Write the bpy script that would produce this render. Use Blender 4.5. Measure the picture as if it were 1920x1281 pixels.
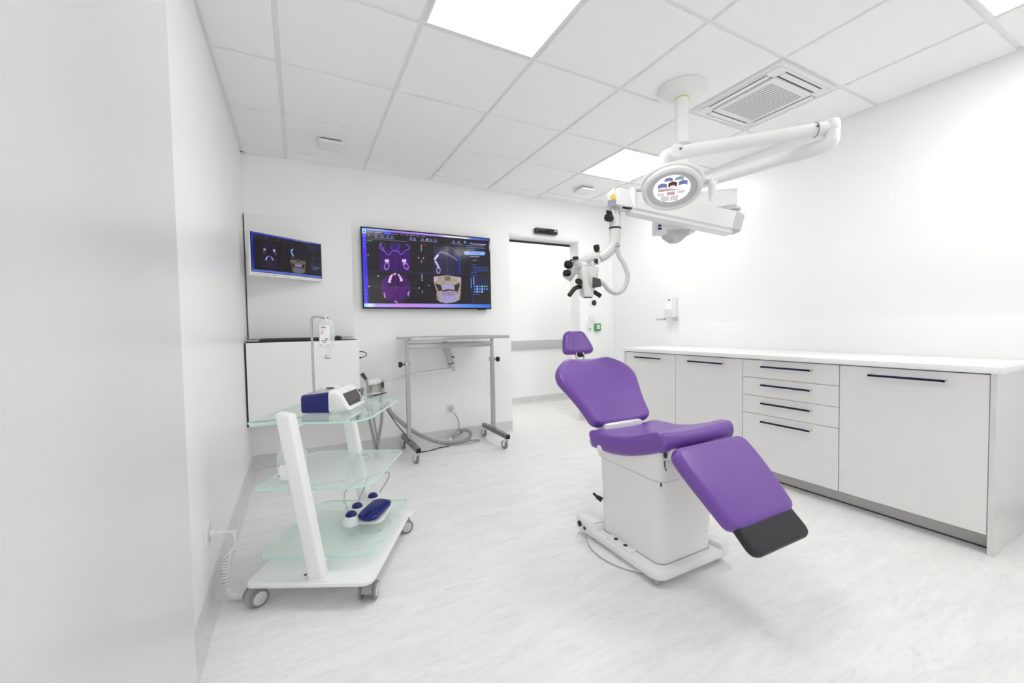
import bpy, bmesh, math, random
import numpy as np
from mathutils import Matrix, Vector
random.seed(7)
S = bpy.context.scene
C = S.collection
for o in list(bpy.data.objects):
    bpy.data.objects.remove(o)

# ------------------------------------------------------------------ camera
YAW, PITCH, ROLL = 0.47968, -0.03527, 0.01743
CAMZ = 1.115
cy, sy, cp, sp = math.cos(YAW), math.sin(YAW), math.cos(PITCH), math.sin(PITCH)
fwd = Vector((sy * cp, cy * cp, sp))
rgt = Vector((cy, -sy, 0))
dwn = -rgt.cross(fwd)
r2 = math.cos(ROLL) * rgt + math.sin(ROLL) * dwn
d2 = -math.sin(ROLL) * rgt + math.cos(ROLL) * dwn
cd = bpy.data.cameras.new('camera')
cam = bpy.data.objects.new('camera', cd)
C.objects.link(cam)
cd.sensor_width = 36
cd.lens = 767.4 / 1920 * 36
cd.clip_start = .02
m = Matrix.Identity(4)
for i in range(3):
    m[i][0], m[i][1], m[i][2] = r2[i], -d2[i], -fwd[i]
m[2][3] = CAMZ
cam.matrix_world = m
S.camera = cam

# ------------------------------------------------------------------ world, exposure, lamp strength
wd = bpy.data.worlds.new('world')
S.world = wd
wd.use_nodes = True
wd.node_tree.nodes['Background'].inputs[0].default_value = (.99, .99, 1.0, 1)
wd.node_tree.nodes['Background'].inputs[1].default_value = .9
S.view_settings.view_transform = 'Standard'
S.view_settings.look = 'None'
S.view_settings.gamma = 1
S.view_settings.use_curve_mapping = False
EV = 1.19
S.view_settings.exposure = EV
S.cycles.max_bounces = 14
S.cycles.diffuse_bounces = 11
S.cycles.glossy_bounces = 5
S.cycles.transparent_max_bounces = 16
PANEL = 5.6         # radiance of the ceiling light panels
SCREEN = 1.0 / 2 ** EV
CORRIDOR = 2.1

# ------------------------------------------------------------------ frame: camera-yaw aligned axes (the trolley and the arms stand turned like this in the room)
FM = Matrix.Rotation(-YAW, 4, 'Z')
ID = Matrix.Identity(4)
MW = {}
SPLIT = {'rear_foot', 'hinge_pin', 'arm_screw', 'levelling_foot', 'side_plug', 'socket_cap', 'headrest_stem', 'handle_post', 'outlet_slot', 'hose_end', 'clamp_screw', 'binocular_tube', 'hanger', 'seal', 'rear_rail', 'legrest_frame_'}

# ------------------------------------------------------------------ helpers
def lin(c):
    if isinstance(c, str):
        c = [int(c[i:i + 2], 16) / 255 for i in (1, 3, 5)]
    return tuple(x / 12.92 if x <= .04045 else ((x + .055) / 1.055) ** 2.4 for x in c)

def mat(name, col, rough=.5, metal=0., spec=.5, noise=0., nscale=30., bump=0., coat=0., emit=None, estr=0., trans=0., alpha=1.):
    mt = bpy.data.materials.new(name)
    mt.use_nodes = True
    nt = mt.node_tree
    b = nt.nodes['Principled BSDF']
    c = lin(col)
    b.inputs['Base Color'].default_value = (*c, 1)
    b.inputs['Roughness'].default_value = rough
    b.inputs['Metallic'].default_value = metal
    b.inputs['Specular IOR Level'].default_value = spec
    b.inputs['Coat Weight'].default_value = coat
    b.inputs['Transmission Weight'].default_value = trans
    b.inputs['Alpha'].default_value = alpha
    if emit is not None:
        b.inputs['Emission Color'].default_value = (*lin(emit), 1)
        b.inputs['Emission Strength'].default_value = estr
    if noise or bump:
        tc = nt.nodes.new('ShaderNodeTexCoord')
        n = nt.nodes.new('ShaderNodeTexNoise')
        n.inputs['Scale'].default_value = nscale
        n.inputs['Detail'].default_value = 4
        nt.links.new(tc.outputs['Object'], n.inputs['Vector'])
        if noise:
            r = nt.nodes.new('ShaderNodeMapRange')
            r.inputs['To Min'].default_value = 1 - noise
            r.inputs['To Max'].default_value = 1 + noise
            nt.links.new(n.outputs['Fac'], r.inputs['Value'])
            mx = nt.nodes.new('ShaderNodeMix')
            mx.data_type = 'RGBA'
            mx.blend_type = 'MULTIPLY'
            mx.inputs[0].default_value = 1
            mx.inputs[6].default_value = (*c, 1)
            nt.links.new(r.outputs[0], mx.inputs[7])
            nt.links.new(mx.outputs[2], b.inputs['Base Color'])
        if bump:
            bp = nt.nodes.new('ShaderNodeBump')
            bp.inputs['Strength'].default_value = bump
            bp.inputs['Distance'].default_value = .002
            nt.links.new(n.outputs['Fac'], bp.inputs['Height'])
            nt.links.new(bp.outputs[0], b.inputs['Normal'])
    return mt

def glass_mat(name, tint, milk, milkfac, rough=.02, ior=1.5):
    mt = bpy.data.materials.new(name)
    mt.use_nodes = True
    nt = mt.node_tree
    nt.nodes.clear()
    out = nt.nodes.new('ShaderNodeOutputMaterial')
    tr = nt.nodes.new('ShaderNodeBsdfTransparent')
    tr.inputs[0].default_value = (*lin(tint), 1)
    df = nt.nodes.new('ShaderNodeBsdfDiffuse')
    df.inputs[0].default_value = (*lin(milk), 1)
    tl = nt.nodes.new('ShaderNodeBsdfTranslucent')
    tl.inputs[0].default_value = (*lin(milk), 1)
    a = nt.nodes.new('ShaderNodeMixShader')
    a.inputs[0].default_value = .5
    nt.links.new(df.outputs[0], a.inputs[1])
    nt.links.new(tl.outputs[0], a.inputs[2])
    b = nt.nodes.new('ShaderNodeMixShader')
    tc = nt.nodes.new('ShaderNodeTexCoord')
    n = nt.nodes.new('ShaderNodeTexNoise')
    n.inputs['Scale'].default_value = 4
    r = nt.nodes.new('ShaderNodeMapRange')
    r.inputs['To Min'].default_value = milkfac * .96
    r.inputs['To Max'].default_value = milkfac * 1.04
    nt.links.new(tc.outputs['Object'], n.inputs['Vector'])
    nt.links.new(n.outputs['Fac'], r.inputs['Value'])
    nt.links.new(r.outputs[0], b.inputs[0])
    nt.links.new(tr.outputs[0], b.inputs[1])
    nt.links.new(a.outputs[0], b.inputs[2])
    g = nt.nodes.new('ShaderNodeBsdfGlossy')
    g.inputs['Roughness'].default_value = rough
    f = nt.nodes.new('ShaderNodeFresnel')
    f.inputs['IOR'].default_value = ior
    c = nt.nodes.new('ShaderNodeMixShader')
    ge = nt.nodes.new('ShaderNodeNewGeometry')
    ma = nt.nodes.new('ShaderNodeMath')          # mirror only on the outer face
    ma.operation = 'SUBTRACT'
    ma.use_clamp = True
    nt.links.new(f.outputs[0], ma.inputs[0])
    nt.links.new(ge.outputs['Backfacing'], ma.inputs[1])
    nt.links.new(ma.outputs[0], c.inputs[0])
    nt.links.new(b.outputs[0], c.inputs[1])
    nt.links.new(g.outputs[0], c.inputs[2])
    nt.links.new(c.outputs[0], out.inputs[0])
    return mt

def floor_mat(name, dark=1.0):
    mt = bpy.data.materials.new(name)
    mt.use_nodes = True
    nt = mt.node_tree
    L = nt.links.new
    b = nt.nodes['Principled BSDF']
    b.inputs['Roughness'].default_value = .38
    b.inputs['Specular IOR Level'].default_value = .35
    tc = nt.nodes.new('ShaderNodeTexCoord')
    def noise(scale, mapscale, rot, det, dist=0., rough=.55):
        mp = nt.nodes.new('ShaderNodeMapping')
        mp.inputs['Scale'].default_value = mapscale
        mp.inputs['Rotation'].default_value = (0, 0, rot)
        L(tc.outputs['Object'], mp.inputs[0])
        n = nt.nodes.new('ShaderNodeTexNoise')
        n.inputs['Scale'].default_value = scale
        n.inputs['Detail'].default_value = det
        n.inputs['Roughness'].default_value = rough
        n.inputs['Distortion'].default_value = dist
        L(mp.outputs[0], n.inputs['Vector'])
        return n
    n1 = noise(3.2, (1.0, 4.5, 1), -.12, 8, 1.2)
    n2 = noise(9.0, (1.0, 4.0, 1), -.2, 8, 1.5, .65)
    n3 = noise(26.0, (1.0, 2.6, 1), -.15, 6, .8, .7)
    r1 = nt.nodes.new('ShaderNodeValToRGB')
    base = (0.735, 0.735, 0.73)
    e = r1.color_ramp.elements
    e[0].position = .30
    e[1].position = .70
    e[0].color = (*[lin((x * .905 * dark,) * 3)[0] for x in (1, 1, .995)], 1)
    e[1].color = (*[lin((x * .945 * dark,) * 3)[0] for x in (1, 1, .995)], 1)
    L(n1.outputs['Fac'], r1.inputs[0])
    r2_ = nt.nodes.new('ShaderNodeValToRGB')
    e = r2_.color_ramp.elements
    e[0].position = .30
    e[1].position = .44
    e[0].color = (.90, .90, .895, 1)
    e[1].color = (1, 1, 1, 1)
    L(n2.outputs['Fac'], r2_.inputs[0])
    r3 = nt.nodes.new('ShaderNodeValToRGB')
    e = r3.color_ramp.elements
    e[0].position = .30
    e[1].position = .62
    e[0].color = (.95, .95, .947, 1)
    e[1].color = (1.0, 1.0, 1.0, 1)
    L(n3.outputs['Fac'], r3.inputs[0])
    def mul(a, b_):
        mx = nt.nodes.new('ShaderNodeMix')
        mx.data_type = 'RGBA'
        mx.blend_type = 'MULTIPLY'
        mx.inputs[0].default_value = 1
        L(a, mx.inputs[6])
        L(b_, mx.inputs[7])
        return mx.outputs[2]
    o = mul(mul(r1.outputs[0], r2_.outputs[0]), r3.outputs[0])
    L(o, b.inputs['Base Color'])
    bp = nt.nodes.new('ShaderNodeBump')
    bp.inputs['Strength'].default_value = .04
    bp.inputs['Distance'].default_value = .001
    L(n3.outputs['Fac'], bp.inputs['Height'])
    L(bp.outputs[0], b.inputs['Normal'])
    return mt

def tag(o, label=None, cat=None, group=None, kind=None):
    if label: o['label'] = label
    if cat: o['category'] = cat
    if group: o['group'] = group
    if kind: o['kind'] = kind
    return o

def thing(name, label, cat, loc=(0, 0, 0), rotz=0., group=None, frame=None):
    o = bpy.data.objects.new(name, None)
    o.empty_display_size = .05
    C.objects.link(o)
    l = Vector(loc)
    if frame is not None:
        l = frame @ l
        rotz = -YAW
    o.location = l
    o.rotation_euler = (0, 0, rotz)
    MW[o] = Matrix.Translation(l) @ Matrix.Rotation(rotz, 4, 'Z')
    return tag(o, label, cat, group)

def obj(name, bm, mt, parent=None, frame=ID, ang=38, label=None, kind=None):
    """links a bmesh (coordinates given in frame) as ONE mesh object"""
    if name in SPLIT:
        bm.verts.index_update()
        seen, comps = set(), []
        for v in bm.verts:
            if v in seen: continue
            st, cp = [v], []
            seen.add(v)
            while st:
                q = st.pop()
                cp.append(q)
                for e in q.link_edges:
                    w = e.other_vert(q)
                    if w not in seen:
                        seen.add(w)
                        st.append(w)
            comps.append(cp)
        if len(comps) > 1:
            out = None
            for cp in comps:
                b = bmesh.new()
                mp = {v: b.verts.new(v.co) for v in cp}
                fs = {f for v in cp for f in v.link_faces}
                for f in sorted(fs, key=lambda f: f.index):
                    b.faces.new([mp[v] for v in f.verts])
                out = obj(name + ' ', b, mt, parent, frame, ang, label, kind)
            bm.free()
            return out
    name = name.strip()
    if 'print' in name or name.endswith('_mark'):
        kind = kind or 'stuff'
    M = frame
    root = None
    if parent is not None:
        root = parent
        while root.parent is not None:
            root = root.parent
        M = MW[root].inverted() @ frame
    bm.transform(M)
    bmesh.ops.recalc_face_normals(bm, faces=bm.faces[:])
    me = bpy.data.meshes.new(name)
    bm.to_mesh(me)
    bm.free()
    for p in me.polygons:
        p.use_smooth = True
    me.set_sharp_from_angle(angle=math.radians(ang))
    me.materials.append(mt)
    o = bpy.data.objects.new(name, me)
    C.objects.link(o)
    if parent is not None:
        o.parent = parent
    else:
        MW[o] = ID
    if label: o['label'] = label
    if kind: o['kind'] = kind
    return o

def struct(name, bm, mt, parent=None, **k):
    o = obj(name, bm, mt, parent, **k)
    if parent is None:
        o['kind'] = 'structure'
    return o

def dup(root, delta, label=None):
    r = root.copy()
    C.objects.link(r)
    r.location = root.location + Vector(delta)
    MW[r] = Matrix.Translation(Vector(delta)) @ MW[root]
    if label: r['label'] = label
    def rec(a, b):
        for ch in a.children:
            c = ch.copy()
            C.objects.link(c)
            c.parent = b
            rec(ch, c)
    rec(root, r)
    return r

def dup_part(o, delta, parent=None):
    """a copy of a part (and its pieces) shifted inside its thing"""
    c = o.copy()
    C.objects.link(c)
    c.parent = parent or o.parent
    c.location = o.location + Vector(delta)
    for ch in o.children:
        d = ch.copy()
        C.objects.link(d)
        d.parent = c
    return c

BM = bmesh.new

def box(bm, x0, x1, y0, y1, z0, z1, bev=0., seg=2, M=None):
    mm = Matrix.Translation(((x0 + x1) / 2, (y0 + y1) / 2, (z0 + z1) / 2)) @ Matrix.Diagonal((x1 - x0, y1 - y0, z1 - z0, 1))
    r = bmesh.ops.create_cube(bm, size=1, matrix=mm)
    vs = r['verts']
    if bev:
        es = list({e for v in vs for e in v.link_edges})
        q = bmesh.ops.bevel(bm, geom=es, offset=bev, segments=seg, affect='EDGES', profile=.5)
        vs = list({v for f in q['faces'] for v in f.verts} | {v for v in vs if v.is_valid})
    if M is not None:
        bmesh.ops.transform(bm, matrix=M, verts=vs)
    return bm

def rings(bm, rs, cap=True, closed=False):
    V = [[bm.verts.new(p) for p in r] for r in rs]
    n = len(V[0])
    k = len(V)
    for i in range(k if closed else k - 1):
        a, b = V[i], V[(i + 1) % k]
        for j in range(n):
            bm.faces.new((a[j], a[(j + 1) % n], b[(j + 1) % n], b[j]))
    if cap and not closed:
        bm.faces.new(V[0][::-1])
        bm.faces.new(V[-1])
    return bm

def axes(d):
    d = Vector(d).normalized()
    u = Vector((0, 0, 1)) if abs(d.z) < .9 else Vector((1, 0, 0))
    a = d.cross(u).normalized()
    return a, d.cross(a).normalized()

def lathe(bm, prof, o=(0, 0, 0), axis=(0, 0, 1), seg=24, cap=True):
    """prof: list of (radius, height along axis)"""
    o = Vector(o)
    d = Vector(axis).normalized()
    a, b = axes(d)
    rs = []
    for r, h in prof:
        rs.append([o + d * h + (a * math.cos(t) + b * math.sin(t)) * max(r, 1e-5) for t in [2 * math.pi * i / seg for i in range(seg)]])
    return rings(bm, rs, cap)

def cyl(bm, p0, p1, r0, r1=None, seg=20, bev=0.):
    p0, p1 = Vector(p0), Vector(p1)
    L = (p1 - p0).length
    r1 = r0 if r1 is None else r1
    if bev:
        pr = [(r0 - bev, 0), (r0 - bev * .3, bev * .3), (r0, bev), (r1, L - bev), (r1 - bev * .3, L - bev * .3), (r1 - bev, L)]
    else:
        pr = [(r0, 0), (r1, L)]
    return lathe(bm, pr, p0, p1 - p0, seg)

def spline(pts, n=8):
    P = [Vector(p) for p in pts]
    out = []
    for i in range(len(P) - 1):
        p0 = P[i - 1] if i > 0 else P[i] * 2 - P[i + 1]
        p1, p2 = P[i], P[i + 1]
        p3 = P[i + 2] if i + 2 < len(P) else P[i + 1] * 2 - P[i]
        for k in range(n):
            t = k / n
            out.append(.5 * ((2 * p1) + (-p0 + p2) * t + (2 * p0 - 5 * p1 + 4 * p2 - p3) * t * t + (-p0 + 3 * p1 - 3 * p2 + p3) * t ** 3))
    out.append(P[-1])
    return out

def tube(bm, pts, r, seg=10, n=8, smooth=True, flat=None):
    P = spline(pts, n) if smooth else [Vector(p) for p in pts]
    T = [(P[min(i + 1, len(P) - 1)] - P[max(i - 1, 0)]).normalized() for i in range(len(P))]
    a, b = axes(T[0])
    rs = []
    for i, p in enumerate(P):
        a = (a - T[i] * a.dot(T[i])).normalized()
        b = T[i].cross(a)
        rr = r(i / (len(P) - 1)) if callable(r) else r
        fa, fb = (rr, rr) if flat is None else (rr * flat[0], rr * flat[1])
        rs.append([p + a * math.cos(t) * fa + b * math.sin(t) * fb for t in [2 * math.pi * k / seg for k in range(seg)]])
    return rings(bm, rs)

def rrect(x0, x1, y0, y1, r, seg=6):
    rr = r if isinstance(r, (list, tuple)) else [r] * 4
    out = []
    cs = [(x1, y1, 0, -1, -1), (x0, y1, 90, 1, -1), (x0, y0, 180, 1, 1), (x1, y0, 270, -1, 1)]
    for (cx, cy_, a0, sx, s_y), r_ in zip(cs, rr):
        ox, oy = cx + sx * r_, cy_ + s_y * r_
        for k in range(seg + 1):
            t = math.radians(a0 + 90 * k / seg)
            out.append((ox + r_ * math.cos(t), oy + r_ * math.sin(t)))
    return out

def prism(bm, poly, z0, z1, bev=0.):
    """poly extruded in z, with a small chamfer at top and bottom edges"""
    if bev:
        c = Vector((sum(p[0] for p in poly) / len(poly), sum(p[1] for p in poly) / len(poly)))
        def sh(k):
            out = []
            for i, p in enumerate(poly):
                a, b = poly[i - 1], poly[(i + 1) % len(poly)]
                t = Vector((b[0] - a[0], b[1] - a[1]))
                n = Vector((t.y, -t.x))
                n = n.normalized() if n.length > 1e-9 else Vector((0, 0))
                if n.dot(Vector(p) - c) < 0: n = -n
                out.append((p[0] - n.x * k, p[1] - n.y * k))
            return out
        lv = [(z0, bev), (z0 + bev * .35, bev * .35), (z0 + bev, 0), (z1 - bev, 0), (z1 - bev * .35, bev * .35), (z1, bev)]
        return rings(bm, [[(x, y, z) for x, y in (sh(k) if k else poly)] for z, k in lv])
    return rings(bm, [[(x, y, z) for x, y in poly] for z in (z0, z1)])

def sphere(bm, c, r, sx=1, s_y=1, sz=1, seg=16):
    mm = Matrix.Translation(c) @ Matrix.Diagonal((r * sx, r * s_y, r * sz, 1))
    bmesh.ops.create_uvsphere(bm, u_segments=seg, v_segments=seg // 2, radius=1, matrix=mm)
    return bm

def text_mesh(name, s, size, mt, parent, M, frame=ID, depth=.0004):
    cu = bpy.data.curves.new(name, 'FONT')
    cu.body = s
    cu.size = size
    cu.extrude = depth
    cu.resolution_u = 2
    o = bpy.data.objects.new(name, cu)
    C.objects.link(o)
    bpy.context.view_layer.update()
    me = bpy.data.meshes.new_from_object(o.evaluated_get(bpy.context.evaluated_depsgraph_get()))
    bpy.data.objects.remove(o)
    bm = BM()
    bm.from_mesh(me)
    bpy.data.meshes.remove(me)
    bm.transform(M)
    return obj(name, bm, mt, parent, frame)

# ------------------------------------------------------------------ materials
WALL = mat('wall_paint', '#F6F6F6', .45, spec=.4, noise=.006, nscale=60)
WALLG = mat('glossy_wall_paint', '#F6F6F6', .30, spec=.4, noise=.006, nscale=40)
PIER = mat('glossy_white_lacquer', '#E4E4E4', .30, spec=.4, noise=.006, nscale=8)
CEIL = mat('ceiling_tile_board', '#F6F6F5', .8, spec=.2, noise=.008, nscale=300)
RAIL = mat('ceiling_rail_metal', '#F1F1F0', .5, noise=.01, nscale=50)
FLOOR = floor_mat('marbled_vinyl')
SKIRT = floor_mat('marbled_vinyl_skirting', .93)
BAND = mat('bumper_rail_grey', '#C3C2C0', .5, noise=.02, nscale=50)
LACQ = mat('white_cabinet_lacquer', '#E9E8E6', .25, spec=.45, noise=.005, nscale=20)
LACQ2 = mat('white_cabinet_gloss_end', '#DDDCDA', .10, spec=.5, noise=.005, nscale=20)
PANELM = mat('white_wall_panel', '#F3F3F2', .3, spec=.4, noise=.005, nscale=20)
TOPM = mat('white_worktop', '#F4F4F3', .3, noise=.005, nscale=80)
PLINTH = mat('plinth_grey', '#CCC9C5', .3, noise=.02, nscale=30)
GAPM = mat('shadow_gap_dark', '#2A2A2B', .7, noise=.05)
BLACK = mat('black_plastic', '#0B0B0C', .4, noise=.05, nscale=80)
BLACKG = mat('black_gloss', '#0A0A0C', .12, noise=.03)
NAVYH = mat('dark_navy_handle', '#1B2140', .25, spec=.6, metal=.4, noise=.04, nscale=60)
CHROME = mat('chrome', '#D8D8DA', .15, metal=1., noise=.02)
STEEL = mat('brushed_stainless', '#B9B9B9', .32, metal=.9, noise=.05, nscale=200)
STEELD = mat('stainless_base_bar', '#8C8B89', .35, metal=.85, noise=.06, nscale=200)
WPLAS = mat('white_plastic', '#E9E9E8', .32, noise=.006, nscale=40)
WMETAL = mat('white_powder_coat', '#EEEEEE', .35, noise=.006, nscale=40)
SCOPE = mat('microscope_shell', '#D8D8D5', .3, noise=.006, nscale=40)
CREAM = mat('chair_shell_white', '#EAE9E7', .3, noise=.006, nscale=30)
GREYP = mat('grey_plastic', '#A9A9A8', .4, noise=.03, nscale=60)
LGREY = mat('light_grey_plastic', '#C9C9C8', .4, noise=.02, nscale=60)
DGREY = mat('dark_grey_plastic', '#3B3B3A', .4, noise=.03, nscale=60)
HOSE = mat('grey_hose_rubber', '#9C9C9A', .5, noise=.04, nscale=120)
PURPLE = mat('purple_upholstery', '#6F449F', .38, spec=.5, coat=.22, noise=.015, nscale=220, bump=.05)
PURPLE.node_tree.nodes['Principled BSDF'].inputs['Coat Roughness'].default_value = .35
FOOTPAD = mat('charcoal_foot_pad', '#1E1C23', .42, noise=.03, nscale=200, bump=.05)
NAVY = mat('navy_plastic', '#060F6C', .30, noise=.03, nscale=60)
GLASS = glass_mat('frosted_green_glass', '#FAFEFC', '#F8FDFB', .25, .02)
GLASSTOP = glass_mat('clear_green_glass', '#F6FCFA', '#F1FAF6', .15, .01, 1.8)
GEDGE = mat('green_glass_edge', '#C4EDE5', .15, noise=.03, nscale=20)
CLEARP = glass_mat('clear_plastic', '#FDFEFE', '#F8FAFB', .38, .12, 1.2)
CLEARB = glass_mat('translucent_bottle_plastic', '#F9FCFD', '#F6F9FA', .5, .15, 1.2)
CLEARG = glass_mat('clear_spectacle_plastic', '#FBFDFD', '#EAF0F0', .2, .02, 1.6)
PAPER = mat('paper_label', '#FBFBFA', .6, noise=.01, nscale=100)
INK = mat('grey_print', '#6E6E72', .6, noise=.05)
INKR = mat('red_print', '#B5483E', .6, noise=.05)
INKB = mat('blue_print', '#7C8BC9', .6, noise=.05)
GREEN = mat('green_plastic', '#4FA05A', .4, noise=.02)
PANE = glass_mat('fill_window_glass', '#FCFDFD', '#FFFFFF', .01, .01)
YELLOW = mat('yellow_sticker', '#F2CB2E', .5, noise=.02)
YELLOWP = mat('yellow_tape', '#D8DB63', .5, noise=.02)
TIRE = mat('grey_rubber_tread', '#868684', .6, noise=.03)
CASTG = mat('grey_caster', '#A5A5A3', .35, noise=.03)
LITE = mat('light_panel', '#FFFFFF', .5, emit='#FFFEFC', estr=PANEL, noise=.002)
LITEC = mat('corridor_light_panel', '#FFFFFF', .5, emit='#FFFEFC', estr=CORRIDOR, noise=.002)

# ------------------------------------------------------------------ the room
Xl, Xr, Yb, Hc, Yf = -.366, 3.432, 3.895, 2.529, -1.9
def xl(y): return Xl - .00687 * (y - Yb)
OX0, OX1, OZ, WT = 2.015, 2.908, 2.087, .155     # door opening
Yc = 5.12                                       # far corridor wall
CX0, CX1 = .9, 5.2

struct('floor', box(BM(), -.9, CX1 + .1, Yf - .1, Yc + .1, -.08, 0), FLOOR)
bm = BM()
rings(bm, [[(xl(Yf), Yf, z), (xl(Yb), Yb, z), (xl(Yb) - .1, Yb, z), (xl(Yf) - .1, Yf, z)] for z in (0, Hc + .06)])
struct('wall_left', bm, WALLG)
struct('wall_near', box(BM(), -.55, -.2425, Yf, 1.2, 0, Hc + .005, .002), PIER)
struct('wall_right', box(BM(), Xr, Xr + .1, Yf, Yb + WT, 0, Hc + .06), WALLG)
WX0, WX1, WZ0, WZ1 = .0, 1.9, .12, 2.35        # added glazed opening behind the camera, lets in fill light
bm = BM()
for (a, b, z0, z1) in ((-.55, WX0, 0, Hc + .06), (WX0, WX1, WZ1, Hc + .06), (WX0, WX1, 0, WZ0), (WX1, Xr + .1, 0, Hc + .06)):
    box(bm, a, b, Yf - .1, Yf, z0, z1)
struct('wall_front', bm, WALL)
win = struct('fill_window_1', rings(BM(), [[(x, y, z) for x, z in ((WX0 + k, WZ0 + k), (WX1 - k, WZ0 + k), (WX1 - k, WZ1 - k), (WX0 + k, WZ1 - k))] for k, y in ((0, Yf - .08), (0, Yf - .02), (.05, Yf - .02), (.05, Yf - .08))], closed=True), WPLAS)  # added window, unseen, brings world light in as fill
obj('fill_window_mullion', box(BM(), (WX0 + WX1) / 2 - .03, (WX0 + WX1) / 2 + .03, Yf - .08, Yf - .02, WZ0 + .05, WZ1 - .05), WPLAS, win)
for k in (0, 1):
    c = (WX0 + WX1) / 2
    obj('pane', box(BM(), *((WX0 + .05, c - .03) if k == 0 else (c + .03, WX1 - .05)), Yf - .055, Yf - .047, WZ0 + .05, WZ1 - .05), PANE, win)
bm = BM()
for (a, b, z0, z1) in ((Xl - .1, OX0, 0, Hc + .06), (OX0, OX1, OZ, Hc + .06), (OX1, Xr + .1, 0, Hc + .06)):
    rings(bm, [[(a, Yb, z), (b, Yb, z), (b, Yb + WT, z), (a, Yb + WT, z)] for z in (z0, z1)])
struct('wall_back', bm, WALL)
# corridor
struct('wall_corridor', box(BM(), CX0, CX1, Yc, Yc + .1, 0, 2.6), WALL)
struct('wall_corridor_left', box(BM(), CX0 - .1, CX0, Yb + WT, Yc + .1, 0, 2.6), WALL)
struct('wall_corridor_right', box(BM(), CX1, CX1 + .1, Yb + WT, Yc + .1, 0, 2.6), WALL)
struct('wall_corridor_near', box(BM(), Xr + .1, CX1, Yb + WT - .1, Yb + WT, 0, 2.6), WALL)
struct('ceiling_corridor', box(BM(), CX0, CX1, Yb + WT, Yc, 2.5, 2.56), CEIL)
struct('trim_1', box(BM(), CX0, CX1, Yc - .022, Yc, .785, .918, .004), BAND)
# sliding door rail over the opening
d1 = struct('door_1', box(BM(), OX0 - .8, OX1 - .002, Yb + WT + .001, Yb + WT + .03, OZ - .022, OZ + .10), WPLAS)
obj('seal_strip', box(BM(), OX0 - .001, OX1 - .004, Yb + WT - .006, Yb + WT + .006, OZ - .026, OZ - .006), BLACK, d1)
# splash panel on the right wall
struct('trim_2', box(BM(), Xr - .004, Xr + .001, Yf, 2.9, .88, 1.127, .001), WALLG)

# baseboards of coved vinyl
def skirt(name, p0, p1, n, h=.106, t=.005, cove=.03):
    """p0->p1 along the wall foot, n points into the room"""
    p0, p1, n = Vector((*p0, 0)), Vector((*p1, 0)), Vector((*n, 0)).normalized()
    prof = [(-.002, 0), (-.002, h), (t * .6, h), (t, h - .002), (t, cove)]
    for k in range(1, 6):
        a = math.pi / 2 * k / 5
        prof.append((t + cove - cove * math.cos(a), .0006 + cove - cove * math.sin(a)))
    prof.append((t + cove, 0))
    bm = BM()
    rings(bm, [[p + n * a + Vector((0, 0, z)) for a, z in prof] for p in (p0, p1)])
    return struct(name, bm, SKIRT)
skirt('baseboard_left', (xl(1.2), 1.2), (xl(Yb), Yb), (1, 0))
skirt('baseboard_back', (Xl, Yb), (OX0, Yb), (0, -1))
skirt('baseboard_back_right', (OX1 + .028, Yb), (Xr, Yb), (0, -1))
skirt('baseboard_right', (Xr, Yf), (Xr, .63), (-1, 0))
skirt('baseboard_corridor', (CX0, Yc), (CX1, Yc), (0, -1))
skirt('baseboard_front', (-.24, Yf), (Xr, Yf), (0, 1))
# white door casing
bm = BM()
box(bm, OX1 - .001, OX1 + .028, Yb - .006, Yb + .002, 0, OZ + .028, .001)
box(bm, OX0, OX1 - .001, Yb - .006, Yb + .002, OZ, OZ + .028, .001)
struct('trim_3', bm, WPLAS)

# ceiling: slab, rails, tiles
ceil_o = struct('ceiling', box(BM(), -.55, Xr + .1, Yf - .1, Yb + .1, Hc + .03, Hc + .09), CEIL)
GX = [-.05 + .6 * i for i in range(6)]
GY = [1.91 + .6 * j for j in range(-6, 4)]
for x in GX:
    obj('grid_rail', box(BM(), x - .012, x + .012, Yf, Yb, Hc + .014, Hc + .03), RAIL, ceil_o)
for y in GY:
    obj('grid_rail', box(BM(), Xl, Xr, y - .0119, y + .0119, Hc + .0142, Hc + .0302), RAIL, ceil_o)
for (a, b, c, d) in ((Xl, xl(1.2) + .022, Yf, Yb), (Xr - .02, Xr, Yf, Yb), (Xl, Xr, Yb - .02, Yb)):
    obj('edge_trim', box(BM(), a, b, c, d, Hc + .010, Hc + .0295), RAIL, ceil_o)
LIGHTS = {(.55, 1.31), (2.35, .11), (2.35, 2.51)}
ACT = (2.35, 1.31)
tm = {}
XS = [Xl] + GX + [Xr]
YS = [Yf] + GY + [Yb]
for i in range(len(XS) - 1):
    for j in range(len(YS) - 1):
        x0, x1, y0, y1 = XS[i], XS[i + 1], YS[j], YS[j + 1]
        if any(abs(x0 - a) < .01 and abs(y0 - b) < .01 for a, b in LIGHTS | {ACT}):
            continue
        ax = x0 + (.026 if i == 0 else .012)
        bx = x1 - (.02 if i == len(XS) - 2 else .012)
        ay = y0 + (.012 if j else 0)
        by = y1 - (.02 if j == len(YS) - 2 else .012)
        k = (round(bx - ax, 3), round(by - ay, 3))
        if k not in tm:
            w, h = k
            t = obj('ceiling_tile', box(BM(), -w / 2, w / 2, -h / 2, h / 2, 0, .0165, .0015, 1), CEIL, ceil_o)
            tm[k] = t
        else:
            t = tm[k].copy()
            C.objects.link(t)
            t.parent = ceil_o
        t.location = ((ax + bx) / 2, (ay + by) / 2, Hc + random.uniform(-.0006, .0006))

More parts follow.
